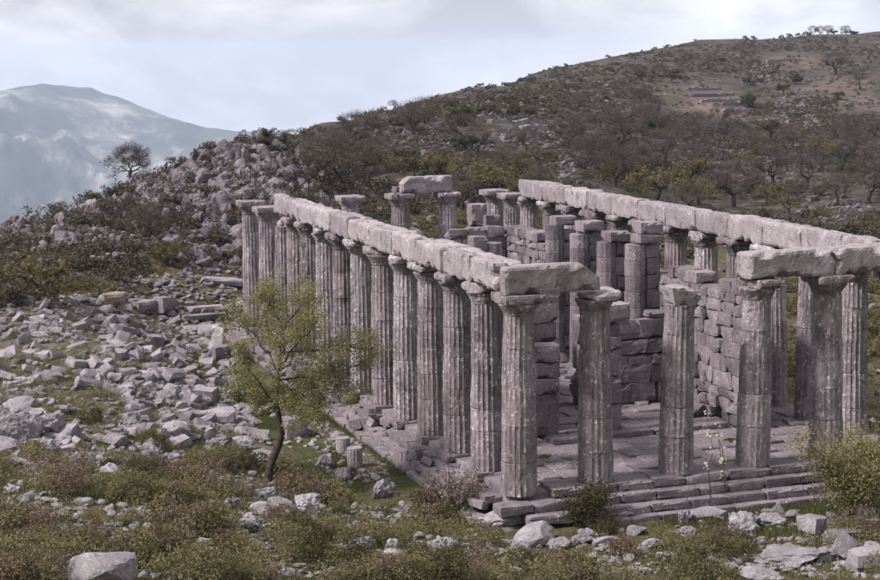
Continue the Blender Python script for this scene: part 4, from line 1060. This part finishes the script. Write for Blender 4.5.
# low scrub of the foreground
def shrub_mesh(seed, n, size, mat, hgt=.8, lobes=5):
    g = np.random.default_rng(seed); C = []
    for k in range(lobes):
        c = np.array([g.normal(0, .24), g.normal(0, .24), g.uniform(.15, .45)*hgt]); m = n//lobes
        d = g.normal(size=(m, 3)); d /= np.linalg.norm(d, axis=1, keepdims=True); C.append(c+d*(g.uniform(.35, 1, (m, 1))**.5)*np.array([.27, .27, .30*hgt])*g.uniform(.7, 1.3))
    C = np.concatenate(C); C[:, 2] = np.abs(C[:, 2]); V, F = quads(C, size, g, .5, .0)
    lo, hi = [], []
    m = n//10; b = np.stack([g.normal(0, .1, m), g.normal(0, .1, m), np.zeros(m)], 1); e = C[g.integers(0, len(C), m)]*1.08
    V2, F2 = twigs(b, e, .008, g); F4 = np.concatenate([F2, F2[:, 2:3]], 1)
    return V, F
SV_ = [(shrub_mesh(500+k, 1700, .055, None, .75 if k % 2 else 1.0, 5+k % 3)) for k in range(8)]
SHM = {}
def shrub_data(k, mat):
    if (k, mat) not in SHM: SHM[(k, mat)] = mk_mesh('shrub', SV_[k][0], SV_[k][1], M[mat])
    return SHM[(k, mat)]
def fg_ok(px, py, p):
    if p is None or in_temple(p, .5): return False
    if -4.6 < p[0] < -1.4 and p[1] > 4 and p[1] < 30: return False          # the green path
    if p[1] > -4.0 and p[0] > 5 and p[1] < -1: return False                   # grass strip before the steps
    if rub_density(px, py) > .5: return False
    if len(ROCKP) and (np.hypot(ROCKP[:, 0]-p[0], (ROCKP[:, 1]-p[1]-.35)*.8) < ROCKP[:, 2]*.55+.38).any(): return False
    return True
cnt = 0; tries = 0
def scrubmat():
    q = r.random(); return 'scrub' if q < .48 else ('scrub_dark' if q < .78 else 'scrub_brown')
while cnt < 240 and tries < 9000:
    tries += 1; px, py = r.uniform(-10, 885), 400+185*math.sqrt(r.random()); p = hit(px, min(py, 600))
    if not fg_ok(px, py, p): continue
    if px > 600 and r.random() < .5: continue
    if py < 440 and r.random() < .5: continue
    if vnoise(np.array([p[0]*.45, p[1]*.45, 3.3]), 4) > .12 and r.random() < .85: continue
    s = r.uniform(.6, 1.5)
    mt_ = scrubmat(); o = link('shrub', shrub_data(r.randrange(8), mt_), None, tuple(p-[0, 0, .04]), (0, 0, r.uniform(0, 6.3)), (s, s*r.uniform(.8, 1.2), s*r.uniform(.65, 1.15)))
    zl = 'low scrub bush in front of the temple' if px > 470 else ('low scrub bush at the bottom left of the picture' if py > 510 and px < 240 else ('low scrub bush around the foot of the young tree' if py < 510 else 'low scrub bush in the bottom middle of the picture'))
    col_ = {'scrub': 'olive', 'scrub_dark': 'dark green', 'scrub_brown': 'brownish'}[mt_]; zl = zl.replace('low scrub', ('large ' if s > 1.2 else ('small ' if s < .85 else ''))+col_+' scrub')
    tag(o, zl, 'shrub', 'low scrub bushes in the foreground'); cnt += 1
def scatter(name, n, meshes, mat, sampler, label, cat, smin, smax, seed):
    g = random.Random(seed); P_ = []; t = 0
    while len(P_) < n and t < n*12:
        t += 1; q = sampler(g)
        if q is None: continue
        v, f = meshes[g.randrange(len(meshes))]; s = g.uniform(smin, smax); a = g.uniform(0, 6.3); c_, s_ = math.cos(a), math.sin(a)
        w = v*s*np.array([1, 1, g.uniform(.6, 1.1)]); w = np.stack([w[:, 0]*c_-w[:, 1]*s_, w[:, 0]*s_+w[:, 1]*c_, w[:, 2]], 1)+q
        P_.append((w, f))
    tag(link(name, join_many(name, P_, M[mat])), label, cat, None, 'stuff')
SM = [shrub_mesh(560+k, 260, .065, None, .8, 3) for k in range(6)]
def s_fg(g):
    px, py = g.uniform(-10, 890), 385+200*math.sqrt(g.random()); p = hit(px, py)
    if not fg_ok(px, py, p) or (vnoise(np.array([p[0]*.45, p[1]*.45, 3.3]), 4) > .12 and g.random() < .85): return None
    return p-np.array([0, 0, .03])
def s_rub(g):
    px, py = g.uniform(-10, 270), g.uniform(290, 445); p = hit(px, py)
    if p is None or in_temple(p, .5) or (-5.2 < p[0] < -1.9 and p[1] < 30): return None
    return p-np.array([0, 0, .05])
scatter('undergrowth', 600, SM, 'scrub', s_fg, 'olive brown low undergrowth covering the foreground slope', 'undergrowth', .6, 1.25, 2)
scatter('rubble_weeds', 800, SM, 'scrub', s_rub, 'weeds growing between the blocks of the rubble field', 'weeds', .35, .8, 3)
# grass blades
def blades(n, pts, hmin, hmax, g):
    b = pts; h = g.uniform(hmin, hmax, len(b)); d = np.stack([g.normal(0, .35, len(b)), g.normal(0, .35, len(b)), np.ones(len(b))], 1)*h[:, None]
    return twigs(b, b+d, .012, g)
g = np.random.default_rng(4)
n = 100000
X = np.concatenate([g.uniform(-5.0, -1.45, n//2), g.uniform(4, 17, n//4), g.uniform(-16, 16, n//2), g.uniform(14.8, 20, n//8)]); Y = np.concatenate([g.uniform(1, 32, n//2), g.uniform(-4.6, -1.75, n//4), g.uniform(-9, 14, n//2), g.uniform(-3, 20, n//8)])
ok = ~((X > -1.5) & (X < 14.8) & (Y > -1.75) & (Y < 38)) & ((vnoise(np.stack([X*.5, Y*.5, 0*X], 1), 9) > -.35))
ok &= ~((np.abs(X+2.45+.3*np.sin(Y*.4)) < .5) & (g.random(len(X)) < .8) & (Y > 3))
X, Y = X[ok], Y[ok]; V, F = blades(len(X), np.stack([X, Y, gz(X, Y)-.01], 1), .05, .20, g)
tag(link('grass', mk_mesh('grass', V, F, M['grass'])), 'short green grass on the path and before the steps', 'grass', None, 'stuff')

M['straw'] = leaf_mat('straw_blade', (.10, .085, .045), (.24, .20, .11), .3, .2, .7)
for nm, mt, cnt_, hlo, hhi, lb in (('dry_grass', 'straw', 26000, .12, .42, 'dry straw coloured grass stalks all over the foreground slope'), ('meadow_grass', 'grass', 34000, .08, .30, 'green grass tufts all over the foreground slope')):
    X = g.uniform(-26, 18, cnt_*2); Y = g.uniform(-14, 22, cnt_*2); w_ = vnoise(np.stack([X*.8, Y*.8, 0*X+(1 if mt == 'straw' else 4)], 1), 13)
    ok = (w_ > .05) & ~((X > -2.2) & (X < 15) & (Y > -1.9)) & ~((X > -5.3) & (X < -1.9) & (Y > 4)); X, Y = X[ok], Y[ok]
    V, F = blades(len(X), np.stack([X, Y, gz(X, Y)-.01], 1), hlo, hhi, g); tag(link(nm, mk_mesh(nm, V, F, M[mt])), lb, 'grass', None, 'stuff')
# trees of the hillside
def oak(seed, mat, leaf, nleaf, lsize, hgt=4.5, twig=.02, ntw=1500, dep=3):
    g = np.random.default_rng(seed); lines, tips = [], []
    th = hgt*g.uniform(.22, .32); tp, tr = bent((0, 0, -.3), (g.normal(0, .2), g.normal(0, .2), th), .20*hgt/4.5, .15*hgt/4.5, g, 5, .06); lines.append((tp, tr))
    for k in range(g.integers(4, 6)):
        a = g.uniform(0, 6.28); d = np.array([math.cos(a), math.sin(a), g.uniform(.35, 1.1)]); branchy(lines, tips, tp[-1]-[0, 0, g.uniform(0, .2)], d, hgt*.26, .085*hgt/4.5, dep, g, .55, (2, 3), .12, .74)
    wood = tube_mesh(lines, M['bark'], 5)
    A = np.array([t[0] for t in tips]); B = np.array([t[1] for t in tips]); i = g.integers(0, len(A), ntw)
    s = A[i]+(B-A)[i]*g.uniform(0, 1, (ntw, 1)); e = s+g.normal(0, hgt*.055, (ntw, 3))+(B-A)[i]*.4
    if not nleaf:                     # a rounded crown of fine twigs filling the gaps between the limbs
        c = np.array([0, 0, hgt*.62]); m = ntw; d = g.normal(size=(m, 3)); d /= np.linalg.norm(d, axis=1, keepdims=True); d[:, 2] = np.where(d[:, 2] < -.45, -d[:, 2], d[:, 2])
        rad = np.array([.46, .46, .36])*hgt*(1+.22*fbm(d*2.2+seed, 2, 3))[:, None]; s2 = c+d*rad*g.uniform(.45, .95, (m, 1)); e2 = s2+d*hgt*g.uniform(.04, .12, (m, 1))+g.normal(0, hgt*.03, (m, 3)); s = np.concatenate([s, s2]); e = np.concatenate([e, e2])
    V, F = twigs(s, e, twig, g)
    F = np.concatenate([F, F[:, 2:3]], 1) if nleaf else F
    if nleaf:
        i = g.integers(0, len(A), nleaf); C = A[i]+(B-A)[i]*g.uniform(0, 1.3, (nleaf, 1))+g.normal(0, hgt*.045, (nleaf, 3)); V2, F2 = quads(C, lsize, g, .6)
        V, F = V2, F2
    return wood, mk_mesh('crown', V, F, M[mat])
def tree_proto(name, seed, *a, **k):
    w, c = oak(seed, *a, **k); return (name, w, c)
BARE = [tree_proto('bare_tree', 2000+k, 'twig', 0, 0, 0, ntw=1500, twig=.016) for k in range(4)]
OLIV = [tree_proto('olive_green_tree', 2100+k, 'olive', 0, 1500, .20, hgt=4.2) for k in range(4)]
DARK = [tree_proto('evergreen_oak', 2200+k, 'evergreen', 0, 1900, .22, hgt=3.6) for k in range(3)]
def plant(proto, p, h, label, group, hp=4.3, cat='tree', wide=1.):
    name, w, c = proto; s = h/hp; t = tag(link(name, None, None, tuple(p), (0, 0, r.uniform(0, 6.3)), (s*wide, s*wide, s)), label, cat, group)
    link('trunk', w, t); link('crown', c, t); return t
GT = 'trees on the hillside'
HT = [(732, 207, 44, 'B'), (772, 187, 36, 'B'), (808, 190, 42, 'B'), (868, 204, 40, 'B'), (838, 206, 30, 'B'), (617, 160, 46, 'B'), (655, 200, 48, 'O'), (700, 205, 36, 'O'), (628, 190, 40, 'O'), (602, 182, 44, 'B'), (860, 238, 34, 'O'),
      (500, 200, 44, 'O'), (478, 188, 40, 'O'), (545, 196, 36, 'O'), (340, 190, 52, 'B'), (322, 178, 40, 'B'), (365, 175, 30, 'B'), (415, 178, 30, 'D'), (445, 180, 26, 'D'), (570, 150, 34, 'B'), (585, 172, 34, 'B'), (665, 165, 32, 'B'), (690, 150, 30, 'B'),
      (720, 148, 28, 'B'), (745, 168, 30, 'O'), (705, 170, 32, 'B'), (790, 150, 26, 'B'), (825, 160, 30, 'O'), (855, 158, 26, 'B'), (752, 108, 20, 'D'), (645, 100, 16, 'D'), (672, 82, 13, 'D'), (795, 85, 15, 'D'), (835, 75, 22, 'B'), (860, 90, 18, 'B'), (770, 140, 28, 'D'),
      (600, 130, 26, 'B'), (630, 128, 26, 'B'), (655, 135, 26, 'D'), (540, 170, 30, 'O'), (520, 180, 30, 'O'), (690, 185, 34, 'O'), (640, 178, 34, 'B'), (765, 205, 28, 'O'), (820, 225, 26, 'O'), (790, 215, 26, 'O'), (875, 172, 28, 'B'), (850, 180, 24, 'D')]
SK = [(283, 141, 12, 'B'), (291, 139, 11, 'B'), (340, 122, 9, 'D'), (393, 108, 9, 'B'), (480, 90, 6, 'D'), (505, 86, 5, 'D'), (566, 67, 5, 'D'), (607, 58, 5, 'D'), (668, 47, 5, 'D'), (745, 39, 6, 'D'), (753, 39, 6, 'D')]
SK += [(x, 37.5, h*.8, 'B' if h > 9 else 'D') for x, h in ((782, 6), (790, 8), (798, 7), (806, 9), (813, 11), (820, 10), (828, 11), (834, 9), (845, 11), (850, 9), (856, 7))]
PR = {'B': BARE, 'O': OLIV, 'D': DARK}
TXT = {'B': 'bare brown tree', 'O': 'olive green tree', 'D': 'dark evergreen tree'}
def crest_point(px):
    best = None
    for py in np.arange(25, 270, .5):
        p = hit(px, py)
        if p is not None: return p
for (px, py, h, k) in HT:
    p = hit(px, py)
    if p is None: continue
    row = ('low on the hillside just above the right architrave' if py > 195 and px > 580 else ('on the lower hillside' if py > 150 else 'high on the hillside'))+(', middle part' if px < 690 else ', right part')
    if px < 560: row = 'behind the far end row of columns'
    plant(r.choice(PR[k]), p, h/pxm(p)*1.05, f'{"tall " if h > 35 else ""}{TXT[k]} {row}', GT, wide=r.uniform(1.1, 1.35))
for (px, py, h, k) in SK:
    p = crest_point(px)
    if p is None: continue
    plant(r.choice(PR[k]), p-[0, 0, .22*h/pxm(p)], h/pxm(p)*1.25, ('small tree on the skyline saddle right of the knoll' if px < 350 else ('tree of the row on the hill crest at the upper right' if px > 770 else 'lone small tree on the sloping skyline')), 'trees on the skyline', wide=1.1)
LONE = tree_proto('lone_oak', 2050, 'twig', 0, 0, 0, ntw=2600, twig=.014, dep=4)
p = crest_point(131); plant(LONE, p-[0, 0, .1], 40/pxm(p), 'lone gnarled oak standing against the far mountain on the left ridge', None, wide=1.15)
for px, py, h, k, lab, wd in ((38, 308, 70, 'O', 'wide brownish tree at the left edge behind the rubble', 1.5), (166, 266, 34, 'O', 'bright green small tree below the knoll', 1.1), (150, 240, 34, 'B', 'bare tree on the slope under the lone oak', 1.3), (60, 214, 14, 'B', 'small bare bush on the left ridge line', 1.3),
                              (196, 170, 12, 'D', 'dark bush on the ridge between lone oak and knoll', 1.4), (183, 176, 9, 'D', 'low dark bush on the ridge right of the lone oak', 1.5), (95, 300, 30, 'O', 'olive bush right of the wide brownish tree behind the rubble', 1.5), (235, 262, 22, 'O', 'green bush at the foot of the knoll beside the far column', 1.2)):
    p = crest_point(px) if py < 200 or px == 60 else hit(px, py)
    plant(r.choice(PR[k]), p, h/pxm(p), lab, 'trees and bushes on the left slope', wide=wd)
# filler trees and maquis
cnt = 0
while cnt < 70:
    px, py = r.uniform(300, 885), r.uniform(70, 215); p = hit(px, py)
    if p is None or in_temple(p, 8): continue
    D = np.hypot(*(p[:2]-CAM[:2]))
    if D < 140 or (any(abs(px-a)/rx < 1 and abs(py-b)/ry < 1 for a, b, rx, ry in TERR) and r.random() < .9): continue
    if py < np.interp(px, [300, 400, 500, 600, 700, 885], [136, 106, 88, 60, 42, 34])+14: continue
    k = r.choice('BBBBDO' if py > 110 else 'DDB'); plant(r.choice(PR[k]), p, r.uniform(2.0, 4.2)*(1 if py > 110 else .8), f'small {TXT[k]} ' + ('on the lower hillside ' if py > 150 else ('on the middle hillside ' if py > 110 else 'high on the hillside '))+('behind the far end row' if px < 500 else ('above the middle of the temple' if px < 690 else 'toward the right picture edge')), GT, wide=r.uniform(1, 1.35)); cnt += 1
MQ = [shrub_mesh(620+k, 420, .13, None, .9, 5) for k in range(6)]
MQM = [mk_mesh('maquis_bush', v, f, M['maquis']) for v, f in MQ]
cnt = 0
while cnt < 260:
    px, py = r.uniform(0, 885), r.uniform(60, 300); p = hit(px, py)
    if p is None or in_temple(p, 6): continue
    D = np.hypot(*(p[:2]-CAM[:2]))
    if D < 92 or (any(abs(px-a)/rx < 1 and abs(py-b)/ry < 1 for a, b, rx, ry in TERR) and r.random() < .9): continue
    if px < 320 and rub_density(px, py) > 0: continue
    s = r.uniform(1.4, 3.0)*(1 if D > 130 else .75)
    tag(link('maquis_bush', MQM[r.randrange(6)], None, tuple(p-[0, 0, .1]), (0, 0, r.uniform(0, 6.3)), (s, s, s*r.uniform(.55, .9))), ('large ' if s > 2.4 else ('small ' if s < 1.8 else ''))+('dark low bush ')+(('on the slope below the lone oak' if py < 230 else 'on the slope behind the rubble field') if px < 180 else ('beside the rocky knoll' if px < 330 else ('on the lower hillside ' if py > 130 else 'on the upper hillside ')+('behind the far end row' if px < 500 else ('above the middle of the temple' if px < 690 else 'toward the right picture edge')))), 'bush', 'low bushes on the slopes'); cnt += 1
MQS = [shrub_mesh(640+k, 36, .30, None, .9, 3) for k in range(6)]
MQI = [shrub_mesh(680+k, 90, .17, None, .9, 4) for k in range(6)]
MQN = [shrub_mesh(660+k, 150, .13, None, .9, 4) for k in range(6)]
def s_hill(g):
    px, py = g.uniform(-5, 890), g.uniform(36, 290); p = hit(px, py)
    if p is None or in_temple(p, 5): return None
    D = np.hypot(*(p[:2]-CAM[:2]))
    if D < 255: return None
    if any(abs(px-a)/rx < 1 and abs(py-b)/ry < 1 for a, b, rx, ry in TERR) and g.random() < .85: return None
    if vnoise(np.array([p[0]*.06, p[1]*.06, 1.]), 6) < -.15 and g.random() < .8: return None
    return p-np.array([0, 0, .1])
def s_near(g):
    px, py = g.uniform(-8, 560), g.uniform(138, 310); p = hit(px, py)
    if p is None or in_temple(p, 5): return None
    D = np.hypot(*(p[:2]-CAM[:2]))
    if D < 78 or D > 152 or (px < 320 and rub_density(px, py) > 0): return None
    if px > 165 and px < 300 and knoll_mask(p[0], p[1]) > .3 and g.random() < .2: return None
    return p+np.array([0, 0, -.1+.35*(knoll_mask(p[0], p[1]) > .4)])
scatter('undergrowth', 1900, MQN, 'maquis', s_near, 'brown green undergrowth on the slopes around the knoll', 'undergrowth', .5, 1.5, 9)
def s_mid(g):
    px, py = g.uniform(290, 890), g.uniform(80, 250); p = hit(px, py)
    if p is None or in_temple(p, 5): return None
    D = np.hypot(*(p[:2]-CAM[:2]))
    if D < 150 or D > 257 or vnoise(np.array([p[0]*.09, p[1]*.09, 5.]), 6) < -.1: return None
    return p-np.array([0, 0, .1])
scatter('shrubbery', 1500, MQI, 'maquis', s_mid, 'low brown maquis on the lower hillside behind the temple', 'shrubs', .6, 1.6, 16)
def s_right(g):
    x, y = 16.5+34*g.random()**1.3, g.uniform(2, 80); z = float(gz(x, y))
    if vnoise(np.array([x*.12, y*.12, 5.]), 6) < -.25: return None
    return np.array([x, y, z-.08])
scatter('undergrowth', 1900, MQN, 'olive', s_right, 'scrubby undergrowth beyond the right colonnade', 'undergrowth', .5, 1.5, 19)
scatter('shrubbery', 5500, MQS, 'maquis', s_hill, 'dense low maquis covering knoll and hillside', 'shrubs', .45, 1.35, 6)

# ------------------------------------------------------------------ the hazy air of the valley
def haze():
    x, zlo, zhi = 12600, -1160, float(max(GZ.max(), CAM[2]))+90
    V = [(sx*x, sy*x, z) for z in (zlo, zhi) for sx, sy in ((-1, -1), (1, -1), (1, 1), (-1, 1))]
    F = [(3, 2, 1, 0), (4, 5, 6, 7), (0, 1, 5, 4), (1, 2, 6, 5), (2, 3, 7, 6), (3, 0, 4, 7)]
    m = bpy.data.materials.new('haze'); m.use_nodes = True; N = m.node_tree.nodes; N.clear()
    out = N.new('ShaderNodeOutputMaterial'); vol = N.new('ShaderNodeVolumePrincipled'); m.node_tree.links.new(vol.outputs[0], out.inputs['Volume'])
    vol.inputs['Color'].default_value = (.72, .81, 1, 1); vol.inputs['Density'].default_value = 9.5e-5; vol.inputs['Anisotropy'].default_value = .2
    tag(link('haze', mk_mesh('haze', V, F, m)), None, None, None, 'stuff')
haze()
